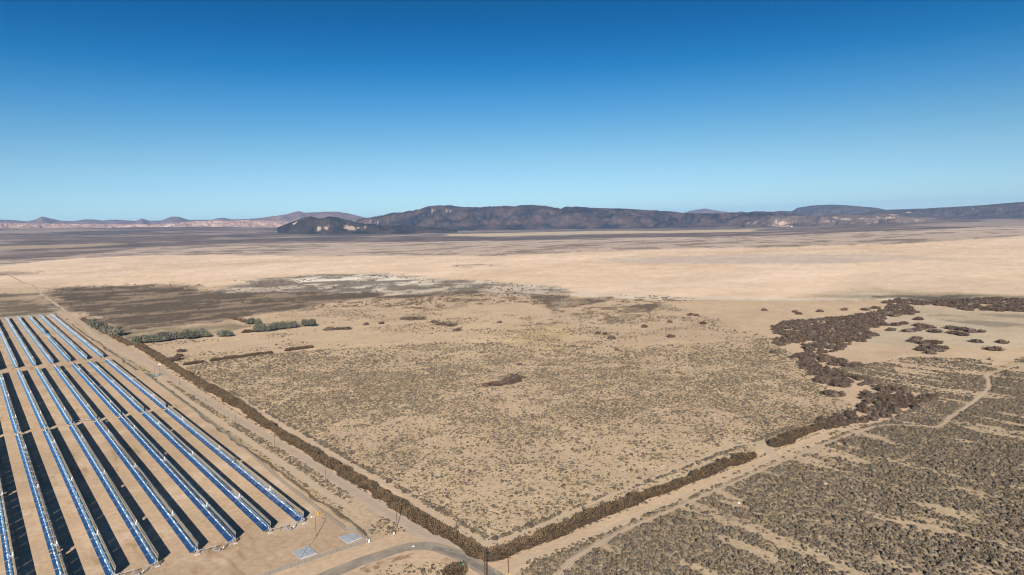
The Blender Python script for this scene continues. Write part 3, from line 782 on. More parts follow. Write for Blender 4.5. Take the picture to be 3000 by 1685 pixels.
# cracks sealed across the old asphalt
Qa = ROADS['asph']
Ta = np.gradient(Qa, axis=0); Ta /= np.linalg.norm(Ta, axis=1)[:, None]
bm_ = MB()
for k in range(3, len(Qa) - 2, 2):
    c = Qa[k]; a = math.atan2(Ta[k, 1], Ta[k, 0]) + math.pi / 2 + random.uniform(-.2, .2)
    bm_.box((c[0], c[1], 0.062), (random.uniform(2.5, 6.8), 0.08, 0.02), rz=a)
for k in range(0, len(Qa) - 1):
    c = (Qa[k] + Qa[k + 1]) / 2; L = np.linalg.norm(Qa[k + 1] - Qa[k])
    bm_.box((c[0], c[1], 0.066), (L * 0.96, 0.11, 0.02), rz=math.atan2(*(Qa[k + 1] - Qa[k])[::-1]))
tag(bm_.build('road_crack', M_crack), kind='structure')

# faded white marks sprayed on the darker asphalt
wm_ = MB()
for px_, py_ in [(1296, 1607), (1300, 1606), (1305, 1609), (1311, 1611), (1312, 1614), (1322, 1617), (1327, 1618), (1331, 1619), (1334, 1617), (1338, 1621), (1344, 1623)]:
    q = G(px_, py_)
    for _ in range(2):
        wm_.box((q[0] + random.uniform(-.4, .4), q[1] + random.uniform(-.3, .3), .115), (random.uniform(.3, .9), .12, .01), rz=random.uniform(0, 3.1))
tag(wm_.build('road_marking', mat('faded_road_paint', (0.62, 0.60, 0.55), rough=.8, noise=(2, .3))), kind='structure')

def dist_poly(X, Y, Q):
    best = np.full(X.shape, 1e9)
    for a, b in zip(Q[:-1], Q[1:]):
        v = b - a; L = v @ v + 1e-9
        t = np.clip(((X - a[0]) * v[0] + (Y - a[1]) * v[1]) / L, 0, 1)
        best = np.minimum(best, np.hypot(X - a[0] - t * v[0], Y - a[1] - t * v[1]))
    return best

# ------------------------------------------------------------------ parabolic troughs
TILT = math.atan(math.tan(SUN_EL) / abs(math.sin(SUN_AZ)))       # elevation of the aperture normal
FL = 1.71; HALF = 2.88
PIVX, PIVZ = 2.30, 2.86
def para(u): return u * u / (4 * FL)
def module_mesh(missing=()):
    """local frame: y along the row, u across the aperture (+ = upper rim when tilted), w towards the sun; pivot at vertex"""
    v = []; f = []; mi = []
    L = 11.8; nl = 7; gap = 0.05
    edges = [-HALF, -1.42, -0.06, 0.06, 1.42, HALF]
    rows = [(-HALF, -1.46), (-1.42, -0.05), (0.05, 1.42), (1.46, HALF)]
    for (a, b) in rows:
        for k in range(nl):
            if (rows.index((a, b)), k) in missing: continue
            y0 = k * L / nl + gap / 2; y1 = (k + 1) * L / nl - gap / 2
            for seg in range(2):
                u0 = a + (b - a) * seg / 2; u1 = a + (b - a) * (seg + 1) / 2
                i = len(v)
                for off in (0.0, -0.03):
                    v += [(u0, y0, para(u0) + off), (u1, y0, para(u1) + off), (u1, y1, para(u1) + off), (u0, y1, para(u0) + off)]
                f.append((i, i + 1, i + 2, i + 3)); mi.append(0)
                f.append((i + 7, i + 6, i + 5, i + 4)); mi.append(1)
                for e in ((0, 4, 5, 1), (1, 5, 6, 2), (2, 6, 7, 3), (3, 7, 4, 0)):
                    f.append(tuple(i + q for q in e)); mi.append(1)
    b = MB(); b.v = v; b.f = f; b.m = mi
    # truss behind the glass: longerons and ribs
    for u, w in ((-2.6, 1.0), (-1.45, 0.12), (0.0, -0.45), (1.45, 0.12), (2.6, 1.0)):
        b.box((u, L / 2, w - 0.16), (0.09, L - 0.3, 0.09), 2)
    for k in (0.06, 3, 6, 9, L - 0.06):
        for u0, u1 in ((-2.85, -1.45), (-1.45, 0), (0, 1.45), (1.45, 2.85)):
            w0 = para(u0) - 0.18 - (0.3 if u0 == 0 else 0); w1 = para(u1) - 0.18 - (0.3 if u1 == 0 else 0)
            b.box(((u0 + u1) / 2, k, (w0 + w1) / 2), (math.hypot(u1 - u0, w1 - w0), 0.10, 0.12), 2, ry=-math.atan2(w1 - w0, u1 - u0))
    return b.mesh('mirror_module', [M_mirror, M_mback, M_steel], smooth=False)
ME_module = module_mesh()
ME_broken = [module_mesh(((3, 2), (3, 3))), module_mesh(((0, 5), (1, 5), (2, 1))), module_mesh(((3, 0), (2, 0), (3, 1), (1, 4), (0, 4)))]

def pylon_mesh(end=False):
    b = MB()
    b.box((0, 0, 0.12), (1.7, 0.9, 0.24), 1)
    b.tube([(-0.65, 0, 0.2), (-0.06, 0, PIVZ - 0.3)], 0.13, 0.10, 5)
    b.tube([(0.65, 0, 0.2), (0.06, 0, PIVZ - 0.3)], 0.13, 0.10, 5)
    b.box((0, 0, 1.1), (0.95, 0.12, 0.12))
    b.box((0, 0, PIVZ - 0.22), (0.5, 0.3, 0.4))
    if end:
        b.box((0, 0, 0.20), (2.3, 1.3, 0.40), 1)
        b.box((0, -0.35, PIVZ - 0.6), (0.8, 0.35, 1.3))
    return b.mesh('pylon', [M_steel, M_conc])
ME_pylon = pylon_mesh(); ME_pylon_end = pylon_mesh(True)

def bracket_mesh():                     # arm that carries the receiver over the vertex
    b = MB()
    b.tube([(0.0, 0, 0.0), (0, 0, FL - 0.1)], 0.055, 0.05, 4)
    b.box((0, 0, FL), (0.32, 0.6, 0.26), 1)
    b.box((0.1, 0.0, FL + .2), (0.75, 1.0, 0.09), 1)
    return b.mesh('receiver_bracket', [M_steel, M_bellow])
ME_bracket = bracket_mesh()
def halfbridge_mesh():
    b = MB()
    b.box((1.45, 0, 0.42), (2.9, 0.55, 0.10), 1, ry=-0.40)
    b.box((0.3, 0, FL * 0.55), (0.12, 0.3, FL), 1, ry=0.25)
    return b.mesh('drive_arm', [M_steel, M_bellow])
ME_arm = halfbridge_mesh()
ME_tube_cache = {}
def tube_mesh(L):
    b = MB().tube([(0, 0, FL), (0, L, FL)], 0.075, 0.075, 6)
    return b.mesh('receiver_tube', [M_tube], smooth=True)
def bellows_mesh(L):
    b = MB()
    y = 2.0
    while y < L:
        b.tube([(0, y - 0.40, FL), (0, y + 0.40, FL)], 0.20, 0.20, 6)  # oversized so the painted glints show as a dashed line
        y += 4.06
    return b.mesh('expansion_bellows', [M_bellow])
def torque_mesh(L):
    b = MB()
    b.box((0, L / 2, -0.75), (0.25, L, 0.3))
    return b.mesh('torque_tube', [M_rust])
def hose_mesh():
    b = MB()
    pts = [(0, 0, 0), (0.3, -0.5, 0.9), (0.7, -0.7, 0.2), (0.4, -0.8, -0.9), (0.0, -0.7, -1.6)]
    return b.tube(pts, 0.09, 0.09, 6).mesh('flexible_hose', [M_pipe])
ME_hose = hose_mesh()

SECT = [(0.0, 'nearest', 0), (301.5, 'second nearest', 1), (627.0, 'third', 2), (926.5, 'farthest', 3)]
ORD = ['rightmost', 'second from right', 'third from right', 'fourth from right', 'fifth from right', 'sixth from right', 'seventh from right', 'eighth from right', 'ninth from right']
NM = 24; PITCH_M = 12.27
SL = NM * PITCH_M + 0.4
ME_tube, ME_bel, ME_tor = tube_mesh(SL), bellows_mesh(SL), torque_mesh(SL)
ME_bel.materials[0] = M_bellow
def add_trough(k, si):
    y0, sname, _ = SECT[si]
    x0 = -17.0 * k
    label = f'{ORD[k]} mirror trough row in the {sname} block of the solar field'
    if si == 2 and k == 2:
        label = 'third block mirror trough row with a flat stowed stretch at its far end'
    t = thing('solar_trough', label, 'solar trough', (x0 + PIVX, y0, 0), 'parabolic mirror troughs of the solar field')
    base = math.pi / 2 - TILT                       # rotation about y: w axis points to -x and up
    def ang(j):
        s = sca[j // 4]
        return s
    sca = [base + rad(random.gauss(0, 0.55)) for _ in range(NM // 4)]
    if si == 2 and k == 2:
        sca[-1] = base - rad(75)
    for j in range(NM):
        a = -ang(j)
        if random.random() < 0.03: a += rad(random.choice((-2.2, 2.2)))
        y = j * PITCH_M + 0.22 + (0.0 if j % 4 else 0.12)
        # mirror frame: u -> (cos, ., sin) so that u=+ is the upper rim on +x side
        m = obj('mirror_module', random.choice(ME_broken) if random.random() < .07 else ME_module, t, (0, y, PIVZ - 0.35), (0, a, 0))
    for j in range(NM + 1):
        e = j in (0, NM)
        y = j * PITCH_M - 0.02
        obj('pylon', ME_pylon_end if e else ME_pylon, t, (0, y + (-0.9 if j == 0 else 0.9 if j == NM else 0), 0))
        if j % 1 == 0 and not e:
            obj('receiver_bracket', ME_bracket, t, (0, y, PIVZ - 0.35), (0, -base, 0))
        if j % 8 == 4:
            obj('drive_arm', ME_arm, t, (0, y, PIVZ - 0.3), (0, -base, 0))
    tag(obj('torque_tube', ME_tor, t, (0, 0, PIVZ - 0.35), (0, -base, 0)))
    obj('receiver_tube', ME_tube, t, (0, 0, PIVZ - 0.35), (0, -base, 0))
    tag(obj('expansion_bellows', ME_bel, t, (0, 0, PIVZ - 0.35), (0, -base, 0)), kind='stuff')
    obj('flexible_hose', ME_hose, t, (-math.cos(TILT) * FL * .9, -0.2, PIVZ - 0.35 + math.sin(TILT) * FL * .9))
for si, ks in ((0, range(0, 9)), (1, range(0, 8)), (2, range(0, 7)), (3, range(0, 6))):
    for k in ks:
        add_trough(k, si)

# crossover piping between pairs of rows at the near end
for n, k in enumerate((0, 2, 4, 6)):
    xa = -17.0 * k + PIVX; xb = xa - 17.0; y = -2.6
    t = thing('crossover_pipe', ['silver pipe loop joining the two rightmost trough rows at their near ends', 'silver pipe loop joining the third and fourth trough rows at their near ends',
              'silver pipe loop joining the fifth and sixth trough rows at their near ends', 'silver pipe loop joining the seventh and eighth trough rows at their near ends'][n],
              'pipe', (xb, y, 0), 'pipe loops between trough rows')
    b = MB()
    b.tube([(0, 0, 2.6), (1.2, -0.3, 2.6), (7.2, -0.3, 2.6), (7.8, -0.3, 2.6), (6.6, -2.3, 1.5), (6.9, -2.4, 0.9), (10.2, -2.4, 0.9), (10.8, -2.2, 1.6), (11.6, -0.3, 2.6), (16.0, -0.3, 2.6), (17, 0, 2.6)], 0.17, 0.17, 6)
    b.build('pipe', M_pipe, t)
    for px, pz, py in ((3.6, 2.5, -0.3), (6.7, 2.5, -0.4), (8.7, 0.8, -2.4), (11.3, 2.2, -0.6), (14.5, 2.5, -0.3)):
        MB().tube([(px - .35, py, 0), (px, py, pz)], 0.07, 0.07, 4).tube([(px + .35, py, 0), (px, py, pz)], 0.07, 0.07, 4).box((px, py, pz - .1), (.5, .3, .12)).build('pipe_stand', M_steel, t)
    MB().box((9.4, -2.4, 1.1), (0.5, 0.5, 0.9)).build('valve', M_dark, t)
# valve box and drain pipe between blocks
pa = G(224, 1237); pb = G(264, 1233)
t = thing('drain_pipe', 'short horizontal pipe with a boxy valve between the two nearest blocks', 'pipe', (pa[0], pa[1], 0))
v = (pb - pa)
MB().tube([(0, 0, 1.2), (v[0] * .5, v[1] * .5, 1.2), (v[0], v[1], 1.2)], 0.22, 0.22, 6).build('pipe', M_pipe, t)
MB().box((v[0], v[1], 0.9), (1.6, 1.6, 1.8)).build('valve_box', M_grey, t)

# ------------------------------------------------------------------ concrete slabs
def slab(corners, label):
    P = [G(*c) for c in corners]
    c = sum(P) / 4
    t = thing('concrete_slab', label, 'slab', (c[0], c[1], 0), 'concrete slabs inside the fence corner')
    q = [p - c for p in P]
    V = [(a[0], a[1], 0.0) for a in q] + [(a[0], a[1], 0.42) for a in q]
    me = new_mesh('slab_block', V, [(3, 2, 1, 0), (4, 5, 6, 7), (0, 1, 5, 4), (1, 2, 6, 5), (2, 3, 7, 6), (3, 0, 4, 7)], M_slab)
    obj('slab_block', me, t)
    b = MB()
    mid = (q[0] + q[1]) / 2; mid2 = (q[2] + q[3]) / 2
    b.tube([(mid[0], mid[1], 0.43), (mid2[0], mid2[1], 0.43)], 0.05, 0.05, 4)
    b.build('joint', M_crack, t)
M_slab = mat('pale_slab_concrete', (0.37, 0.385, 0.40), rough=0.8, noise=(0.5, 0.3, (0.28, 0.30, 0.32)), bump=(1.2, 0.4, 0.05))
slab([(857.3, 1617.3), (904.4, 1601.8), (928, 1622), (878.4, 1639.7)], 'nearer pale concrete slab with a thin dark line across it')
slab([(991.3, 1574.2), (1035, 1562.9), (1061, 1576), (1018.9, 1593.7)], 'concrete slab close to the corner of the chain-link fence')

cb = [G(925, 1576), G(903, 1604), G(901, 1607), G(880.5, 1637), G(878, 1641), G(868.5, 1656)]
c0 = cb[0]
o = MB().tube([(q[0] - c0[0], q[1] - c0[1], z) for q, z in zip(cb, (.05, .06, .50, .50, .06, .05))], .07, .07, 5).build('ground_cable', M_dark, None, tuple(c0))  # thin dark tube laid along the ground and over the slab
tag(o, 'thin dark line from the lamp post across the slab to the fence', 'cable')

# ------------------------------------------------------------------ chain-link fence
def fence(name, pts, label, h=2.1, step=3.05, bank=True):
    t = thing(name, label, 'fence', (pts[0][0], pts[0][1], 0), 'chain-link fence runs round the solar field')
    o0 = np.array(pts[0])
    b = MB(); V = []; F = []
    posts = []
    for a, c in zip(pts[:-1], pts[1:]):
        a = np.array(a, float) - o0; c = np.array(c, float) - o0
        L = np.linalg.norm(c - a); n = max(1, int(round(L / step)))
        for i in range(n + 1): posts.append(a + (c - a) * i / n)
        i0 = len(V)
        V += [(a[0], a[1], 0.03), (c[0], c[1], 0.03), (c[0], c[1], h), (a[0], a[1], h)]
        F.append((i0, i0 + 1, i0 + 2, i0 + 3))
        b.tube([(a[0], a[1], h), (c[0], c[1], h)], 0.03, 0.03, 4)
    b.build('top_rail', M_steel, t)
    obj('wire_mesh', new_mesh('wire_mesh', V, F, M_fence), t)
    pm = MB().tube([(0, 0, 0), (0, 0, h + 0.12)], 0.045, 0.045, 5).mesh('post', M_steel)
    dmin = [np.hypot(*(p + o0 - CAM[:2])) for p in posts]
    near = [p for p, d in zip(posts, dmin) if d < 620][:280]
    for p in near: obj('post', pm, t, (p[0], p[1], 0))
    rest = [p for p, d in zip(posts, dmin) if d >= 620]
    if rest:
        bb = MB()
        for p in rest: bb.tube([(p[0], p[1], 0), (p[0], p[1], h + 0.12)], 0.045, 0.045, 4)
        tag(bb.build('post_line', M_steel, t), kind='stuff')
FL_E = [(17.4, -43.3), (18.8, -27.7), (14.4, -24.3), (14.2, 0), (14.4, 59.6), (16.5, 110), (18.5, 159.2), (19.5, 297.3), (20, 403.1), (20, 485.1)]
FL_N = [(15.5, 503.1), (18, 669.5), (14, 850), (12, 1039.7), (9.5, 1242.5), (-60, 1250), (-160, 1256)]
FL_S = [(17.4, -43.3), (4, -42.6), (-20.6, -42.9), (-29.7, -42.9), (-60, -43), (-110, -43)]
fence('chain_link_fence', FL_E, 'chain-link fence along the near right side of the solar field')
fence('chain_link_fence', FL_N, 'chain-link fence along the far right side beyond the side gate')
fence('chain_link_fence', FL_S, 'chain-link fence running beside the asphalt road to the left')

# ------------------------------------------------------------------ plants: base meshes
def ico(sub):
    import bmesh
    bm = bmesh.new(); bmesh.ops.create_icosphere(bm, subdivisions=sub, radius=1)
    V = np.array([v.co[:] for v in bm.verts]); F = np.array([[v.index for v in f.verts] for f in bm.faces]); bm.free()
    return V, F
IV, IF = ico(2)        # 42 verts 80 faces
IV3, IF3 = ico(3)

def shrub_mesh(name, m, seed, h=0.62, twig=26):
    r = np.random.default_rng(seed)
    V = IV.copy()
    V *= (1 + r.uniform(-0.30, 0.26, len(V)))[:, None]
    V[:, 2] = np.maximum(V[:, 2], -0.1) * h
    F = [tuple(f) for f in IF if not all(V[f][:, 2] <= -0.05)]
    V = [tuple(v * np.array([.5, .5, 1])) for v in V]
    for _ in range(twig):                              # spiky sprays breaking the outline
        a = r.uniform(0, 2 * math.pi); e = r.uniform(0.15, 1.35)
        d = np.array([math.cos(a) * math.cos(e) * .5, math.sin(a) * math.cos(e) * .5, math.sin(e) * h])
        p = d * r.uniform(0.75, 0.95); q = d * r.uniform(1.15, 1.5)
        s = np.array([-math.sin(a), math.cos(a), r.uniform(-.3, .3)]) * r.uniform(.05, .11)
        i = len(V); V += [tuple(p - s), tuple(p + s), tuple(q)]; F.append((i, i + 1, i + 2))
    me = bpy.data.meshes.new(name); me.from_pydata([tuple(map(float, v)) for v in V], [], [tuple(map(int, f)) for f in F]); me.materials.append(m)
    return me
SH = [shrub_mesh('sage_shrub', M_sage, s, h) for s, h in ((1, .60), (2, .52), (3, .70), (4, .45))]
ST = [shrub_mesh('straw_shrub', M_straw, s, h) for s, h in ((5, .45), (6, .38))]

def leafy(seed, n, rx, ry, rz, leaf, upright=0.0, lobes=7, hollow=0.55, spread=0.5):
    """cloud of small leaf-clump triangles gathered in lobes"""
    r = np.random.default_rng(seed)
    c = r.normal(0, 1, (lobes, 3)); c /= np.linalg.norm(c, axis=1)[:, None]
    c[:, 2] = np.abs(c[:, 2]) * 0.9; c *= spread * r.uniform(0.5, 1, (lobes, 1))
    lr = r.uniform(0.38, 0.62, lobes)
    k = r.integers(0, lobes, n)
    d = r.normal(0, 1, (n, 3)); d /= np.linalg.norm(d, axis=1)[:, None]
    P = c[k] + d * (lr[k] * r.uniform(hollow, 1.0, n))[:, None]
    P[:, 2] = np.abs(P[:, 2])
    P *= np.array([rx, ry, rz])
    a = r.normal(0, 1, (n, 3)); a /= np.linalg.norm(a, axis=1)[:, None]
    b = np.cross(a, r.normal(0, 1, (n, 3))); b /= np.linalg.norm(b, axis=1)[:, None]
    if upright:
        b = b * (1 - upright) + np.stack([d[:, 0] * .5, d[:, 1] * .5, np.ones(n)], -1) * upright
    s = leaf * r.uniform(.6, 1.4, n)[:, None]
    V = np.stack([P - a * s * .5, P + a * s * .5, P + b * s * (1.0 + upright)], 1).reshape(-1, 3)
    F = np.arange(3 * n).reshape(-1, 3)
    return V, F

def core_blob(seed, rx, ry, rz, jag=0.25):
    r = np.random.default_rng(seed)
    V = IV.copy() * (1 + r.uniform(-jag, jag, len(IV)))[:, None]
    V[:, 2] = np.maximum(V[:, 2], -.05)
    return V * np.array([rx, ry, rz]), IF

def join(parts):
    Vs = []; Fs = []; o = 0
    for V, F in parts:
        Vs.append(V); Fs.append(F + o); o += len(V)
    return np.concatenate(Vs), np.concatenate(Fs)

def tam_mesh(seed, n=520):
    V, F = join([core_blob(seed, .36, .36, .62), leafy(seed, n, .62, .62, .80, .085, upright=.65, lobes=9, spread=.55)])
    return fast_mesh('tamarisk_bush', V, F, M_tam)
TAM = [tam_mesh(s) for s in (11, 12, 13, 14)]

# ------------------------------------------------------------------ instancing of uncountable ground cover
def stuff_instances(name, P, scale, rot, idx, meshes, label=None):
    src = bpy.data.collections.new(name + '_source')
    for i, me in enumerate(meshes):
        o = bpy.data.objects.new(f'{name}_{i:02d}', me); src.objects.link(o)
    me = bpy.data.meshes.new(name)
    me.vertices.add(len(P)); me.vertices.foreach_set('co', np.ascontiguousarray(P, np.float32).ravel())
    for nm, arr, tp, key in (('scl', scale, 'FLOAT_VECTOR', 'vector'), ('rot', rot, 'FLOAT_VECTOR', 'vector')):
        a = me.attributes.new(nm, tp, 'POINT'); a.data.foreach_set(key, np.ascontiguousarray(arr, np.float32).ravel())
    a = me.attributes.new('idx', 'INT', 'POINT'); a.data.foreach_set('value', idx.astype(np.int32))
    for m in meshes[0].materials: me.materials.append(m)
    o = obj(name, me)
    ng = bpy.data.node_groups.new(name + '_scatter', 'GeometryNodeTree')
    ng.interface.new_socket('Geometry', in_out='INPUT', socket_type='NodeSocketGeometry')
    ng.interface.new_socket('Geometry', in_out='OUTPUT', socket_type='NodeSocketGeometry')
    N = ng.nodes; L = ng.links
    gi = N.new('NodeGroupInput'); go = N.new('NodeGroupOutput')
    ip = N.new('GeometryNodeInstanceOnPoints'); ci = N.new('GeometryNodeCollectionInfo')
    ci.inputs['Collection'].default_value = src
    ci.inputs['Separate Children'].default_value = True
    ci.inputs['Reset Children'].default_value = True
    def attr(nm, dt):
        q = N.new('GeometryNodeInputNamedAttribute'); q.data_type = dt; q.inputs[0].default_value = nm; return q.outputs[0]
    L.new(gi.outputs[0], ip.inputs['Points']); L.new(ci.outputs[0], ip.inputs['Instance'])
    ip.inputs['Pick Instance'].default_value = True
    L.new(attr('idx', 'INT'), ip.inputs['Instance Index'])
    L.new(attr('rot', 'FLOAT_VECTOR'), ip.inputs['Rotation']); L.new(attr('scl', 'FLOAT_VECTOR'), ip.inputs['Scale'])
    L.new(ip.outputs[0], go.inputs[0])
    md = o.modifiers.new('scatter', 'NODES'); md.node_group = ng
    tag(o, label=label, kind='stuff')
    return o

# candidate points in the view sector
def sector_points(r0, r1, dens, half=41):
    area = rad(2 * half) / 2 * (r1 * r1 - r0 * r0)
    n = int(area * dens)
    r = np.sqrt(rng.uniform(r0 * r0, r1 * r1, n)); a = YAW + rng.uniform(-rad(half), rad(half), n)
    return CAM[0] + r * np.sin(a), CAM[1] + r * np.cos(a), r

def blocked(X, Y):
    b = np.zeros(X.shape, bool)
    for k, w in (('asph', 4.4), ('dirt', 4.2), ('track', 3.2), ('path', 2.2), ('verge', 1.5), ('spur', 1.6), ('inner', 1.5)):
        b |= dist_poly(X, Y, ROADS[k]) < w + (fbm(X / 5, Y / 5, 61, 2) - .5) * 1.6
    b |= pip(X, Y, [(-500, -46), (20, -46), (21, 1240), (-500, 1270)])
    b |= (X > 46.3) & (X < 53.5) & (Y > -101) & (Y < 700)
    b |= (X > 46.0) & (X < 350) & (Y > -98.6) & (Y < -91)
    return b

_a = sector_points(262, 760, 0.85); _b = sector_points(760, 1400, 0.34)
X, Y, D = (np.concatenate(q) for q in zip(_a, _b))
keepb = ~blocked(X, Y)
X, Y, D = X[keepb], Y[keepb], D[keepb]
dens = np.zeros(X.shape)
big = fbm(X / 45, Y / 45, 500, 4); med = fbm(X / 14, Y / 14, 501, 3)
m = np.maximum(soft(X, Y, Zs['mid'], .055, 510, n=4), ((X > 65) & (Y > -77) & (X < 285) & (Y < 440)) * 1.0)
dmid = np.clip((big * .5 + med * .5 - .365) * 4.5, 0.20, 1.0)
thin_near = np.clip((D - 300) / 170, .62, 1)
thin_near = thin_near * (1 + .7 * soft(X, Y, PF((450, 925), (640, 900), (900, 885), (1250, 905), (1290, 950), (1180, 1010), (850, 1020), (650, 1005)), .03, 519))
dens = np.maximum(dens, m * np.clip(dmid * 0.92 * thin_near, 0, 1))
bs = bare_strips(X, Y)
m = np.maximum(soft(X, Y, Zs['right'], .006, 511), soft(X, Y, Zs['right2'], .01, 512) * .9)
dens = np.maximum(dens, m * np.clip((bs - .385) * 8, 0.06, .78))
dens = np.maximum(dens, soft(X, Y, Zs['rstrip'], .004, 513) * np.clip((med - .38) * 4, .05, .9))
dens = np.maximum(dens, soft(X, Y, Zs['corner'], .003, 514) * .34)
dens = np.maximum(dens, soft(X, Y, Zs['farmid'], .04, 515) * np.clip((big - .44) * 2, 0.02, .4))
dens = np.maximum(dens, soft(X, Y, Zs['farleft'], .04, 516) * np.clip((big - .46) * 1.5, 0.01, .25))
dens = np.maximum(dens, soft(X, Y, Zs['thin'], .01, 517) * np.clip((big - .45) * 1.2, 0, .2))
lane = pip(X, Y, [(20.5, -2), (40, 12), (41, 110), (36, 350), (26, 500), (22, 700), (22, 1230), (20.5, 1230)])
dl = np.clip((med - .29) * 5, .28, .98) * np.clip(1.4 - np.abs(X - 33) / 14 + (X < 26) * .8, .5, 1.2)
dens = np.maximum(dens, lane * dl)
lane2 = pip(X, Y, [(36, -44), (38, -44), (40, -22), (37.5, -18), (33, -24), (24, -28), (22, -38), (27, -41)])
dens = np.maximum(dens, lane2 * .55)
edge = (((np.abs(X - 45.4) < 1.1) | (np.abs(X - 54.8) < 1.3)) & (Y > -92) & (Y < 600)) | ((np.abs(Y + 99.4) < 0.8) & (X > 50) & (X < 345))
dens = np.maximum(dens, edge * 0.45)
edge2 = (np.abs(X - 63.2) < 1.3) & (Y > -80) & (Y < 330); edge3 = (np.abs(Y + 80) < 1.2) & (X > 62) & (X < 330)
dens = np.where((edge2 | edge3) & (fbm(X / 7, Y / 7, 518, 3) > .40), 1.0, dens)
u = rng.uniform(0, 1, X.shape)
k = u < dens
X, Y, D = X[k], Y[k], D[k]; big = big[k]; bs = bs[k]; rim = (edge2 | edge3)[k]
n = len(X)
inright = pip(X, Y, Zs['right']) | pip(X, Y, Zs['right2'])
size = np.clip(rng.lognormal(0.02, 0.36, n), 0.5, 2.6)
size = np.where(inright, size * .98, size * .92) * np.where(D > 760, 1.35, 1.0)
pstraw = np.where(inright, 0.10, 0.40)
lanepts = pip(X, Y, [(20, -2), (44, -2), (44, 820), (20, 1230)])
pstraw = np.where(lanepts, np.clip(0.95 - (X - 20) / 14, .2, .95), pstraw)
straw = (rng.uniform(0, 1, n) < pstraw) & ~rim
size = np.where(rim, size * 1.5, size)
size = np.where(straw, size * 0.85, size)
# the shrubs that show largest stand as individuals
score = size / D
order = np.argsort(-score)
ind = order[:300]; rest = order[300:]
P = np.stack([X, Y, np.zeros(n)], -1)
hz = rng.uniform(0.55, 0.95, n)
inright2 = inright
hz = np.where(inright, hz * 1.25, hz)
SCL = np.stack([size * rng.uniform(.9, 1.45, n), size * rng.uniform(.8, 1.1, n), size * hz], -1)
RZ = rng.uniform(0, 2 * math.pi, n)
GRP = {'right': ('large grey-green shrub in the dense scrub at the bottom right', 'largest shrubs of the bottom right scrub'),
       'mid': ('low dark shrub standing apart on the pale sandy field', 'largest shrubs of the sandy middle field'),
       'lane': ('grey shrub on the sandy lane between fence and dirt road', 'largest shrubs of the lane beside the fence'),
       'corner': ('dark round shrub by the bottom edge inside the bend of the road', 'shrubs inside the bend of the road')}
for i in ind:
    x, y = X[i], Y[i]
    g = 'lane' if x < 44 and y > -46 else ('corner' if x < 60 and y < -46 else ('mid' if y > -90 else 'right'))
    o = obj('shrub', random.choice(ST if straw[i] else SH), None, (x, y, 0), (0, 0, RZ[i]))
    o.scale = tuple(SCL[i])
    lb, gr = GRP[g]
    if g == 'right':
        q = G(2175, 1528)
        dl_ = math.hypot(x - q[0], y - q[1]); dp_ = float(dist_poly(np.array([x]), np.array([y]), ROADS['path'])[0])
        xx = (np.array([x, y, 0]) - CAM); sx = (xx @ AR) / (xx @ AF)
        where = 'near the lone lamp post' if dl_ < 22 else 'close beside the sandy path' if dp_ < 12 else 'at the bottom edge, left half of the scrub' if sx < .33 else 'at the bottom edge near the right corner' if sx > .55 else 'at the bottom edge, middle of the scrub'
        big_ = 'broad' if SCL[i][0] > SCL[i][1] * 1.1 else 'tall' if SCL[i][2] > SCL[i][0] else 'round'
        lb = f'{big_} grey-green shrub {where}'; gr = f'{big_} shrubs {where}'
    if straw[i]: lb, gr = lb.replace('grey-green', 'straw-coloured').replace('low dark', 'low straw-coloured').replace('dark round', 'straw-coloured round').replace('grey shrub', 'straw-coloured shrub'), 'straw-coloured ' + gr
    tag(o, lb, 'shrub', gr)
for msk, nm, meshes in ((~straw, 'sagebrush_cover', SH), (straw, 'dry_brush_cover', ST)):
    q = rest[msk[rest]]
    stuff_instances(nm, P[q], SCL[q], np.stack([np.zeros(len(q)), np.zeros(len(q)), RZ[q]], -1), rng.integers(0, len(meshes), len(q)), meshes)
print('shrubs', n)

# far brush clumps on the salt flat and along the brown brush edges (small dark dots)
X2, Y2, D2 = sector_points(1300, 2700, 0.010)
dd = soft(X2, Y2, Z['salt'], .012, 600) * np.clip((fbm(X2 / 60, Y2 / 90, 70, 4) - .45) * 3, 0, .8)
for kz, a in (('brushD', .5), ('spk1', .9), ('spk2', .8), ('blot3', .7), ('brushE', .4), ('farmid', .10), ('brushC', .25), ('brushA', .3), ('salt2', .05)):
    zz = Z.get(kz) or Zs[kz]
    dd = np.maximum(dd, soft(X2, Y2, zz, .02, 610) * a * np.clip((fbm(X2 / 50, Y2 / 50, 620, 3) - .3) * 2.4, 0, 1))
k = rng.uniform(0, 1, X2.shape) < dd
X2, Y2 = X2[k], Y2[k]
s2 = np.clip(rng.lognormal(.95, .35, len(X2)), 1.4, 7)
stuff_instances('far_brush_cover', np.stack([X2, Y2, X2 * 0], -1), np.stack([s2, s2, s2 * .7], -1), np.stack([X2 * 0, X2 * 0, rng.uniform(0, 6.28, len(X2))], -1),
                rng.integers(0, 4, len(X2)), [shrub_mesh('far_brush', M_tam, s, .6, 14) for s in (21, 22, 23, 24)])
print('far', len(X2))

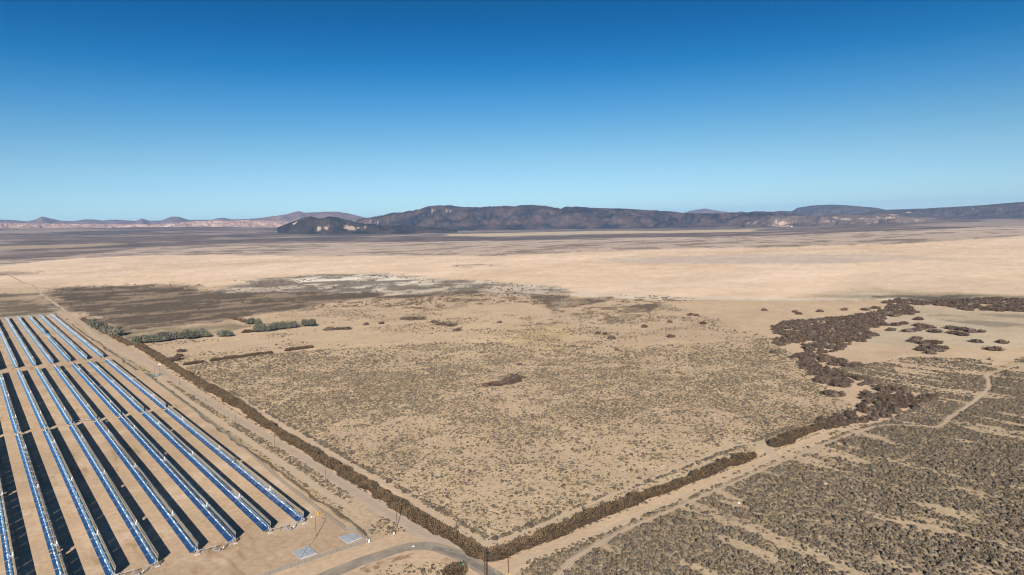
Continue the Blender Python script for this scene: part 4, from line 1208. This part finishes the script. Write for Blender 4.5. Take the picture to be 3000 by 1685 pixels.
# ------------------------------------------------------------------ windbreak hedges (long banks of dry brush)
def hedge(name, a, b, width, height, label, mats=None, tuft=0.9, per=1.0, seed=0, group=None, cat='hedge', wob=1.0, taper=True):
    wob = wob * 1.6
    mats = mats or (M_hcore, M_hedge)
    a = np.array(a, float); b = np.array(b, float)
    L = np.linalg.norm(b - a); t = (b - a) / L; nrm = np.array([-t[1], t[0]])
    r = np.random.default_rng(seed + 1000)
    ns = max(6, int(L / 1.6)); nc = 11
    s = np.linspace(0, L, ns)
    S, Cc = np.meshgrid(s, np.linspace(0, math.pi, nc), indexing='ij')
    w = width / 2 * (1 + wob * .45 * (fbm(s / 9, s * 0 + seed, 7, 3) - .5) * 2)
    h = height * (1 + wob * .5 * (fbm(s / 7, s * 0 + seed + 9, 8, 3) - .5) * 2)
    shift = (fbm(s / 22, s * 0 + seed + 5, 9, 2) - .5) * 1.6 * wob
    if taper:
        e = np.clip(np.minimum(s, L - s) / 3.0, 0.05, 1) ** .5; w = w * e; h = h * e
    j = 1 + (fbm(S / 1.7, Cc * 2.2, seed + 3, 3) - .5) * .5
    cx = np.cos(Cc) * w[:, None] * j + shift[:, None]; cz = np.sin(Cc) ** .8 * h[:, None] * j * .88
    V = np.zeros((ns, nc, 3)); V[..., 0] = S * t[0] + cx * nrm[0]; V[..., 1] = S * t[1] + cx * nrm[1]; V[..., 2] = cz - .03
    i = np.arange(ns - 1)[:, None] * nc; k = np.arange(nc - 1)[None, :]
    F = np.stack([i + k, i + nc + k, i + nc + k + 1, i + k + 1], -1).reshape(-1, 4)
    root = thing(name, label, cat, (a[0], a[1], 0), group)
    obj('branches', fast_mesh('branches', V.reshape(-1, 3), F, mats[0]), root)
    n = int(L * (width + 2 * height) * per * 5.5)
    u = r.uniform(0, L, n); c = r.uniform(0.02, math.pi - .02, n)
    wi = np.interp(u, s, w); hi = np.interp(u, s, h); sh = np.interp(u, s, shift)
    clump = (fbm(u / 2.2, c * 1.8, seed + 33, 3) - .5) * 1.1
    q = r.uniform(.82, 1.10, n) + clump * .5
    x = np.cos(c) * wi * q + sh; z = np.sin(c) ** .8 * hi * q
    P = np.stack([u * t[0] + x * nrm[0], u * t[1] + x * nrm[1], z], -1)
    outd = np.stack([np.cos(c) * nrm[0], np.cos(c) * nrm[1], np.sin(c) + .7], -1)
    outd += r.normal(0, .45, (n, 3)); outd /= np.linalg.norm(outd, axis=1)[:, None]
    side = np.cross(outd, r.normal(0, 1, (n, 3))); side /= np.linalg.norm(side, axis=1)[:, None]
    ln = tuft * r.uniform(.5, 1.3, n)[:, None]; wd = tuft * .26 * r.uniform(.6, 1.4, n)[:, None]
    Vt = np.stack([P - side * wd, P + side * wd, P + outd * ln], 1).reshape(-1, 3)
    obj('dry_twigs', fast_mesh('dry_twigs', Vt, np.arange(3 * n).reshape(-1, 3), mats[1]), root)['kind'] = 'stuff'
    return root
HG = 'dark brown windbreak hedges'
hedge('windbreak_hedge', (49.8, -93.5), (49.8, 228), 6.3, 3.2, 'long brown hedge beside the dirt road, nearest stretch up from the corner', seed=1, group=HG)
hedge('windbreak_hedge', (52.3, 222), (52.6, 334), 8.2, 3.6, 'short bulging middle stretch of the brown hedge beside the dirt road', seed=2, group=HG, per=.8, tuft=1.1)
hedge('windbreak_hedge', (51.4, 330), (53.0, 700), 8.0, 3.4, 'far stretch of the brown hedge that runs past the side gate', seed=3, group=HG, per=.6, tuft=1.3)
hedge('windbreak_hedge', (46.0, 705), (37.0, 1090), 7.0, 2.8, 'faint brown hedge between grey-green trees and the far dirt road', seed=4, group=HG, per=.4, tuft=1.6, wob=1.6)
hedge('windbreak_hedge', (47.5, -95.0), (259, -95.0), 6.6, 3.3, 'brown hedge from the corner toward the right, longest on the right side', seed=5, group=HG)
hedge('windbreak_hedge', (281, -94.5), (344, -94), 7.4, 3.6, 'short brown hedge block after the gap on the right', seed=6, group=HG)
hedge('windbreak_hedge', (63, 502), (88, 502), 5.5, 2.0, 'short stub of brown hedge touching the long hedge by the side gate', seed=7, group=HG, per=.6, tuft=1.2)
hedge('windbreak_hedge', (92, 502), (166, 502), 5.0, 2.6, 'straight narrow hedge across the field left of the short one', seed=8, group=HG, per=.7, tuft=1.2, wob=.5)
hedge('windbreak_hedge', (180, 502), (218, 503), 5.0, 2.6, 'short straight narrow hedge at the end of the cross-field line', seed=9, group=HG, per=.7, tuft=1.2, wob=.5)
a = G(675, 932); b = G(738, 950)
hedge('windbreak_hedge', a[:2], b[:2], 6, 3.2, 'small slanting brown hedge above the grey-green trees', seed=10, group=HG, per=.4, tuft=1.5)
a = G(706, 976); b = G(752, 972)
hedge('windbreak_hedge', a[:2], b[:2], 6, 3.0, 'brown bush stub at the left end of the second tree line', seed=11, group=HG, per=.4, tuft=1.5)
# round bank of brush beside the bend at the bottom edge
a = G(1298, 1672); b = G(1366, 1682)
hedge('brush_mound', a[:2], b[:2], 10.5, 2.3, 'rounded brown brush mound at the bottom edge inside the road bend', seed=12, cat='bush mound')
# tumbleweeds drifted against the fence
TB = (M_tumble, M_tumble)
hedge('tumbleweed_drift', (19.2, -36), (20.2, 300), 1.5, 0.62, 'dark tumbleweed drift heaped along the near fence line', mats=TB, seed=13, tuft=.42, per=.7, cat='tumbleweeds', wob=1.8, group='tumbleweed drifts along the fence')
hedge('tumbleweed_drift', (21.2, 305), (21.4, 484), 1.5, 0.62, 'dark tumbleweed drift just before the side gate of the fence', mats=TB, seed=14, tuft=.5, per=.5, cat='tumbleweeds', wob=1.8, group='tumbleweed drifts along the fence')
hedge('tumbleweed_drift', (18.0, 510), (13.5, 1030), 1.8, 0.75, 'dark tumbleweed drift along the far fence beyond the side gate', mats=TB, seed=15, tuft=.7, per=.3, cat='tumbleweeds', wob=1.8, group='tumbleweed drifts along the fence')

# ------------------------------------------------------------------ tamarisk bushes and thickets
def R5(x, y): return (2200 + x / 3.215, 850 + y / 3.215)
ISO = []        # photo position of the foot, width in photo px, where
def addiso(L, where, f=lambda x, y: (x * 1.1646, y * 1.1646), ws=1.1646):
    for x, y, w in L:
        px, py = f(x, y); ISO.append((px, py, w * ws, where))
addiso([(458, 886, 22), (452, 898, 20), (438, 908, 34)], 'left of the cross-field hedges')
addiso([(832, 831, 30), (853, 830, 22), (874, 829, 26)], 'in a short row right of the green trees')
addiso([(922, 818, 16), (961, 815, 14)], 'alone on open sand right of the grey-green trees')
addiso([(1022, 804, 26), (1040, 804, 30), (1060, 804, 24)], 'in the flat dark clump on the pale middle sand')
addiso([(1095, 812, 20), (1115, 818, 30), (1140, 820, 30), (1155, 832, 22)], 'in the scattered clump right of the flat dark one')
addiso([(1258, 813, 13), (1308, 919, 14), (1554, 882, 12), (1623, 824, 18), (1688, 812, 14), (1692, 849, 22), (1740, 794, 16), (1755, 795, 12), (1772, 816, 18)], 'alone on the bare middle sand')
addiso([(1506, 841, 16), (1524, 842, 14), (1540, 853, 22)], 'in the small group on the middle sand')
addiso([(1225, 972, 22), (1243, 971, 26), (1262, 970, 30), (1284, 966, 28), (1304, 960, 24), (1318, 952, 16), (1280, 958, 26), (1300, 950, 22)], 'in the lone clump amid the scrub field')
addiso([(140, 195, 50), (425, 212, 50), (465, 230, 60), (670, 208, 60), (893, 192, 60), (1100, 192, 90), (1195, 175, 80)], 'along the sandy edge above the right-hand thicket', R5, 1 / 3.215)
addiso([(1378, 253, 70), (1600, 283, 80), (1290, 335, 80), (1345, 384, 90), (1170, 432, 150), (1385, 335, 90), (1455, 322, 80)], 'right of the main thicket on the salty flat', R5, 1 / 3.215)
addiso([(1510, 395, 110), (1580, 385, 110), (1640, 345, 120), (1710, 360, 110), (1770, 398, 120), (1620, 370, 100)], 'in the left clump out on the salty flat', R5, 1 / 3.215)
addiso([(1930, 370, 110), (1975, 415, 130), (2040, 380, 130), (2110, 400, 110), (2020, 430, 100), (2190, 400, 60)], 'in the right clump out on the salty flat', R5, 1 / 3.215)
addiso([(1590, 465, 90), (1550, 490, 80), (1660, 510, 120), (1720, 505, 130), (1780, 505, 100), (1690, 545, 130), (1760, 555, 130), (1640, 575, 90), (1845, 555, 70), (1600, 568, 70), (1790, 580, 100), (1715, 603, 90)], 'in the lowest clump on the salty flat', R5, 1 / 3.215)
addiso([(2150, 495, 90), (2390, 503, 90), (2320, 568, 130)], 'alone near the right edge on the salty flat', R5, 1 / 3.215)
addiso([(250, 595, 90)], 'alone beside the left tip of the main thicket', R5, 1 / 3.215)
addiso([(930, 725, 90), (1010, 718, 110), (880, 680, 110)], 'beside the narrow waist of the main thicket', R5, 1 / 3.215)
addiso([(745, 985, 110), (820, 1000, 130), (870, 1000, 90)], 'in the clump just below the main thicket', R5, 1 / 3.215)
addiso([(830, 905, 110), (900, 912, 120)], 'in the reddish clump under the main thicket', R5, 1 / 3.215)
ORDN = ['leftmost', 'second from left', 'third from left', 'fourth from left', 'fifth from left', 'sixth from left', 'seventh from left', 'eighth from left', 'ninth from left', 'tenth from left', 'eleventh from left', 'twelfth from left']
def iso_label(q):
    same = sorted(z[0] for z in ISO if z[3] == q[3])
    if len(same) == 1: return 'single brown tamarisk bush ' + q[3]
    return f'{ORDN[same.index(q[0])]} brown tamarisk bush {q[3]}'
for i, (px, py, w, where) in enumerate(ISO):
    p = G(px, py)
    d = np.hypot(*(p - CAM)[:2]); wm = w / FOC * math.hypot(d, 150) * 1.12
    hm = np.clip(wm * random.uniform(.42, .55), 1.6, 5.0)
    o = obj('tamarisk_bush', TAM[i % 4], None, (p[0], p[1] + wm * .2, float(terrain(p[0], p[1]))), (0, 0, random.uniform(0, 6.28)))
    o.scale = (wm, wm * random.uniform(.8, 1.1), hm * 1.25)
    tag(o, iso_label(ISO[i]), 'bush', 'tamarisk bushes ' + where)

def thicket(poly, name, label, dens=0.028, seed=0, f=R5, sz=(4.5, 9.5)):
    Pw = np.array([G(*f(*q))[:2] for q in poly])
    r = np.random.default_rng(seed)
    lo, hi = Pw.min(0), Pw.max(0)
    n = int((hi - lo).prod() * dens)
    x = r.uniform(lo[0], hi[0], n); y = r.uniform(lo[1], hi[1], n)
    wx = (fbm(x / 14, y / 14, 720 + seed, 3) - .5) * 16; wy = (fbm(x / 14 + 9, y / 14, 730 + seed, 3) - .5) * 16
    k = pip(x + wx, y + wy, Pw) & (fbm(x / 22, y / 22, 700 + seed, 3) > .31)
    x, y = x[k], y[k]; n = len(x)
    s = r.uniform(sz[0], sz[1], n)
    stuff_instances(name, np.stack([x, y, x * 0], -1), np.stack([s, s, r.uniform(2.6, 4.8, n) * 1.2], -1), np.stack([x * 0, x * 0, r.uniform(0, 6.28, n)], -1), r.integers(0, 4, n), TAM, label)
    print(name, n)
thicket([(180, 360), (330, 300), (600, 280), (900, 250), (1200, 205), (1300, 165), (1230, 115), (1420, 75), (1530, 190), (1540, 228), (1300, 248), (1245, 290), (1225, 350), (1100, 375), (1125, 470), (980, 498), (840, 565), (770, 590), (790, 630), (905, 650), (905, 715), (840, 735), (700, 690),
         (640, 650), (660, 710), (700, 750), (860, 770), (950, 850), (960, 885), (860, 890), (560, 880), (540, 862), (650, 830), (490, 785), (510, 730), (460, 670), (330, 640), (500, 595), (460, 565), (430, 530), (210, 520), (200, 480), (260, 420)],
        'tamarisk_thicket', 'large dark tamarisk thicket winding down the right of the plain', 0.034, 1)
thicket([(940, 800), (1100, 838), (1200, 890), (1250, 930), (1300, 920), (1450, 950), (1560, 1000), (1690, 1000), (1735, 1025), (1600, 1090), (1560, 1138), (1440, 1110), (1380, 1120), (1320, 1200), (1200, 1215), (1080, 1240), (980, 1262), (880, 1290), (720, 1318), (620, 1285), (760, 1210), (840, 1140), (960, 1160), (1020, 1105), (1100, 1075), (1300, 1055), (1010, 1022), (1000, 980), (1240, 975), (980, 890)],
        'tamarisk_thicket', 'lower tamarisk thicket reaching down to the hedge block on the right', 0.055, 2, sz=(3.6, 7.5))
thicket([(1420, 95), (1600, 108), (1900, 92), (2300, 78), (2750, 100), (2750, 205), (2350, 205), (2000, 188), (1880, 158), (1500, 138)],
        'tamarisk_thicket', 'dark tamarisk band along the far right shore of the dry lake', 0.016, 3, sz=(7, 15))

# ------------------------------------------------------------------ grey-green trees
def tree_meshes(seed):
    r = np.random.default_rng(seed)
    V, F = join([core_blob(seed, .30, .30, .40) , leafy(seed, 900, .62, .62, .62, .085, lobes=10, spread=.62)])
    V = V + np.array([0, 0, .16])
    crown = fast_mesh('crown', V, F, M_leaf)
    b = MB()
    b.tube([(0, 0, -.02), (.01, .01, .14), (.0, .02, .34)], .045, .025, 6)
    for q in range(3):
        a = q * 2.1 + seed
        b.tube([(0, 0, .12), (math.cos(a) * .13, math.sin(a) * .13, .27), (math.cos(a) * .24, math.sin(a) * .24, .42)], .022, .01, 5)
    return crown, b.mesh('trunk', M_bark)
TR = [tree_meshes(s) for s in (41, 42, 43)]
TREES = []
for px, py, w, lb in [(272, 957, 26, 'grey-green tree, farthest of four beside the far dirt road'), (288, 966, 28, 'grey-green tree, second farthest of four beside the far dirt road'),
                      (310, 978, 34, 'largest pale grey-green tree beside the far dirt road'), (340, 986, 34, 'grey-green tree, nearest of four beside the far dirt road')]:
    TREES.append((px, py, w, lb, 'grey-green trees beside the far dirt road'))
for i in range(11):
    f = i / 10
    TREES.append((400 + 205 * f + random.uniform(-4, 4), 1010 - 22 * f + random.uniform(-2, 2), random.choice((26, 30, 34)), 'green tree in the lower left tree line, ' + ('leftmost', 'second', 'third', 'fourth', 'fifth', 'sixth', 'seventh', 'eighth', 'ninth', 'tenth', 'rightmost')[i] + ('' if i in (0, 10) else ' from left'), 'trees of the lower left tree line'))
TREES += [(650, 987, 26, 'left one of two pale green trees standing apart between the tree lines', 'pair of trees between the tree lines'), (671, 987, 24, 'right one of two pale green trees standing apart between the tree lines', 'pair of trees between the tree lines')]
for i in range(8):
    f = i / 7
    TREES.append((757 + 110 * f + random.uniform(-3, 3), 975 - 13 * f + random.uniform(-2, 2), random.choice((26, 30)), 'grey-green tree in the upper right tree line, ' + ('leftmost', 'second', 'third', 'fourth', 'fifth', 'sixth', 'seventh', 'rightmost')[i] + ('' if i in (0, 7) else ' from left'), 'trees of the upper right tree line'))
TREES += [(737, 951, 24, 'pale green tree at the top of the slanting brown hedge', None), (760, 957, 26, 'pale green tree between slanting hedge and upper tree line', None),
          (898, 957, 26, 'left one of two grey-green trees alone at the right end', 'pair of trees alone on the sand'), (916, 957, 28, 'right one of two grey-green trees alone at the right end', 'pair of trees alone on the sand')]
for i, (px, py, w, lb, gr) in enumerate(TREES):
    p = G(px, py); d = np.hypot(*(p - CAM)[:2]); wm = w / FOC * d * 1.05
    t = thing('tree', lb, 'tree', (p[0], p[1] + 2, 0), gr, random.uniform(0, 6.28))
    hm = wm * random.uniform(.88, 1.12)
    t.scale = (wm * .95, wm * .95, hm * 1.15)
    obj('crown', TR[i % 3][0], t); obj('trunk', TR[i % 3][1], t)

# ------------------------------------------------------------------ poles, signs and posts
def lean(o, dx, dy): o.rotation_euler = (dx, dy, 0)
def wood_pole(px, py, h, label, arms=1, m=None, loc=None, r=.17, armrot=0.0, insul=True, group='wooden utility poles along the dirt road'):
    p = G(px, py) if loc is None else loc
    t = thing('utility_pole', label, 'utility pole', (p[0], p[1], 0), group)
    MB().tube([(0, 0, -.3), (0, 0, h * .5), (0, 0, h)], r, r * .62, 8).build('pole', m or M_wood, t)
    for a in range(arms):
        z = h - .55 - a * 1.5
        ca, sa = math.cos(armrot), math.sin(armrot)
        MB().box((0, 0, z), (2.6, .14, .16), rz=armrot).build('crossarm', M_wood_dk, t)
        if insul:
            for s in (-1.15, -.45, .45, 1.15):
                MB().tube([(s * ca, s * sa, z + .08), (s * ca, s * sa, z + .30)], .06, .04, 5).build('insulator', M_grey, t)
    return t
wood_pole(601.6, 1176, 9.5, 'wooden pole, fourth down the dirt road from the side gate poles', 0)
wood_pole(527.1, 1128.4, 9.5, 'wooden pole, third down the dirt road, beside the road kink', 0)
wood_pole(691, 1240, 9.5, 'wooden pole in the scrub left of the bulging hedge stretch', 0)
wood_pole(805, 1312, 9.8, 'wooden pole in the scrub left of the dirt road, fourth from the bottom', 0)
wood_pole(955, 1409, 10.2, 'reddish wooden pole with dark shadow across the dirt road', 1)
wood_pole(1163, 1543, 12.0, 'reddish wooden pole with crossarms near the start of the dirt road', 2)
wood_pole(0, 0, 11.5, 'dark wooden pole rising out of the hedge near the corner', 1, M_wood_dk, loc=G(1339.5, 1600), group='dark poles at the corner')
pz = G(1424, 1604, 14.5)
wood_pole(0, 0, 14.5, 'thick black utility pole with crossarms at the bottom edge by the corner', 3, M_wood_dk, loc=pz, r=.24, armrot=.6, group='dark poles at the corner')
p2 = G(1417.5, 1613, 13.6)
wood_pole(0, 0, 13.6, 'orange-brown pole standing tight beside the thick black one', 2, M_wood_or, loc=p2, r=.17, armrot=.6, group=None)
p3 = G(1489, 1624, 10.0)
t = wood_pole(0, 0, 10.0, 'slim brown pole with a yellow marker right of the thick black one', 0, M_wood, loc=p3, r=.15, group=None)
MB().box((0, 0, 1.2), (.5, .5, .9)).build('yellow_marker', M_yellow, t)
# side gate poles and equipment
t = wood_pole(453.6, 1103, 8.8, 'wooden pole beside the blue tank at the side gate', 0, group='poles at the side gate')
t = wood_pole(468.9, 1090.7, 9.5, 'pole carrying a bank of pale transformers at the side gate', 1, group='poles at the side gate', insul=False)
for s in (-1.0, 0, 1.0):
    MB().tube([(s, -.3, 8.2), (s, -.3, 9.3)], .32, .32, 8).build('transformer', M_white, t)
p = G(448, 1106)
t = thing('water_tank', 'blue-green tank on legs beside the pole at the side gate', 'tank', (p[0], p[1], 0))
MB().tube([(-1.6, 0, 1.5), (1.6, 0, 1.5)], 1.0, 1.0, 12).build('tank', M_blue, t)
for sx in (-1.1, 1.1): MB().box((sx, 0, .4), (.25, 1.4, .8)).build('leg', M_steel, t)
MB().box((2.3, 0, .9), (1.0, 1.4, 1.8)).build('pump_housing', M_grey, t)
p = G(468, 1101)
t = thing('storage_box', 'dark grey low container on the sand right of the blue tank', 'container', (p[0], p[1], 0))
MB().box((0, 0, 1.0), (4.2, 2.2, 2.0)).build('body', M_grey, t)
MB().box((0, 0, 2.05), (4.4, 2.4, .12)).build('lid', M_dark, t)
MB().box((0, -1.14, .95), (1.0, .06, 1.7)).build('door', M_dark, t)

def lamp(px, py, h, label, side=-1, bird=0.0):
    p = G(px, py)
    t = thing('lamp_post', label, 'lamp post', (p[0], p[1], 0), 'lamp posts')
    MB().tube([(0, 0, -.3), (0, 0, h)], .17, .12, 8).build('pole', M_wood, t)
    a = np.array([AR[0], AR[1]]) * side; a /= np.linalg.norm(a)
    MB().tube([(0, 0, h - .15), (a[0] * 1.0, a[1] * 1.0, h + .1), (a[0] * 1.5, a[1] * 1.5, h + .1)], .05, .05, 6).build('arm', M_steel, t)
    MB().tube([(a[0] * 1.4, a[1] * 1.4, h + .12), (a[0] * 2.2, a[1] * 2.2, h + .06)], .26, .2, 8).build('lamp_head', M_white, t)
    return t
lamp(926.5, 1572.7, 10.0, 'lamp post on the sand inside the fence corner')
lamp(2175, 1528, 9.4, 'lamp post standing alone in the scrub at lower right')

# yellow bollards round a standpipe inside the fence
for i, (px, py) in enumerate([(926, 1507), (929, 1505), (931, 1509), (934, 1508), (936, 1504), (938, 1507), (939, 1502)]):
    p = G(px, py)
    o = MB().tube([(0, 0, 0), (0, 0, 1.3), (0, 0, 1.38)], .13, .12, 7).build('bollard', M_yellow, None, (p[0], p[1], 0))
    tag(o, 'yellow bollard in the cluster behind the lamp post by the fence', 'bollard', 'yellow bollards')
for i, (px, py) in enumerate([(463, 1139), (453, 1136), (838, 1422 + 100)]):
    if i == 2: continue
    p = G(px, py)
    o = MB().tube([(0, 0, 0), (0, 0, 1.3), (0, 0, 1.38)], .2, .18, 7).build('bollard', M_yellow, None, (p[0], p[1], 0))
    tag(o, ['yellow bollard on the fence line below the side gate, right one', 'yellow bollard on the fence line below the side gate, left one'][i], 'bollard', 'yellow bollards')

# white posts at the fence corner and by the road
for (px, py, h, lb) in [(1079.5, 1590, 1.6, 'left white post at the outer corner of the fence'), (1083, 1589, 1.7, 'right white post at the outer corner of the fence')]:
    p = G(px, py)
    tag(MB().tube([(0, 0, 0), (0, 0, h)], .12, .12, 7).build('marker_post', M_white, None, (p[0], p[1], 0)), lb, 'post', 'white posts at the fence corner')
p = G(1075, 1587)
t = thing('gate_light', 'small white round lamp on a short post at the fence corner', 'lamp', (p[0], p[1], 0))
MB().tube([(0, 0, 0), (0, 0, 1.0)], .07, .07, 6).build('post', M_steel, t)
V, F = IV * .30 + np.array([0, 0, 1.2]), IF
obj('globe', fast_mesh('globe', V, F, M_white, smooth=True), t)
p = G(1154.5, 1573)
t = thing('road_sign', 'white sign board on an orange post beside the road mouth', 'sign', (p[0], p[1], 0))
MB().tube([(0, 0, 0), (0, 0, 2.2)], .09, .09, 6).build('post', M_orange, t)
MB().box((0, 0, 1.75), (.6, .06, .9), rz=-YAW).build('sign_board', M_white, t)
p = G(1357.5, 1668)
t = thing('street_sign', 'green sign plates on a post by the road bend', 'sign', (p[0], p[1], 0))
MB().tube([(0, 0, 0), (0, 0, 2.6)], .06, .06, 6).build('post', M_steel, t)
MB().box((0, 0, 2.35), (1.1, .05, .35), rz=-YAW + .3).build('sign_plate', M_green, t)
MB().box((0, 0, 1.95), (1.1, .05, .35), rz=-YAW + 1.5).build('sign_plate', M_white, t)
for (px, py, lb) in [(1302, 1684, 'thin yellow marker post left of the brush mound'), (1453, 1676, 'thin yellow marker post right of the thick black pole'), (1475.5, 1684, 'thin yellow marker post next to the slim brown pole')]:
    p = G(px, py)
    tag(MB().tube([(0, 0, 0), (0, 0, 1.5)], .07, .07, 6).build('marker_post', M_yellow, None, (p[0], p[1], 0)), lb, 'post', 'yellow marker posts')
p = G(1211, 1601)
t = thing('litter_bag', 'small white crumpled sheet lying on the asphalt bend', 'litter', (p[0], p[1], .08))
r_ = np.random.default_rng(3)
V = IV * np.array([.7, .38, .2]) * (1 + r_.uniform(-.3, .3, len(IV)))[:, None]
V[:, 2] = np.maximum(V[:, 2], 0)
obj('sheet', fast_mesh('sheet', V, IF, M_white), t)
# small white building far out on the plain
p = G(2319, 664.5)
t = thing('far_building', 'tiny white building far out at the foot of the right hills', 'building', (p[0], p[1], float(terrain(p[0], p[1]))))
MB().box((0, 0, 2.5), (34, 12, 6)).build('wall', M_white, t)
MB().box((0, 0, 5.9), (36, 14, 0.8)).build('roof', M_grey, t)
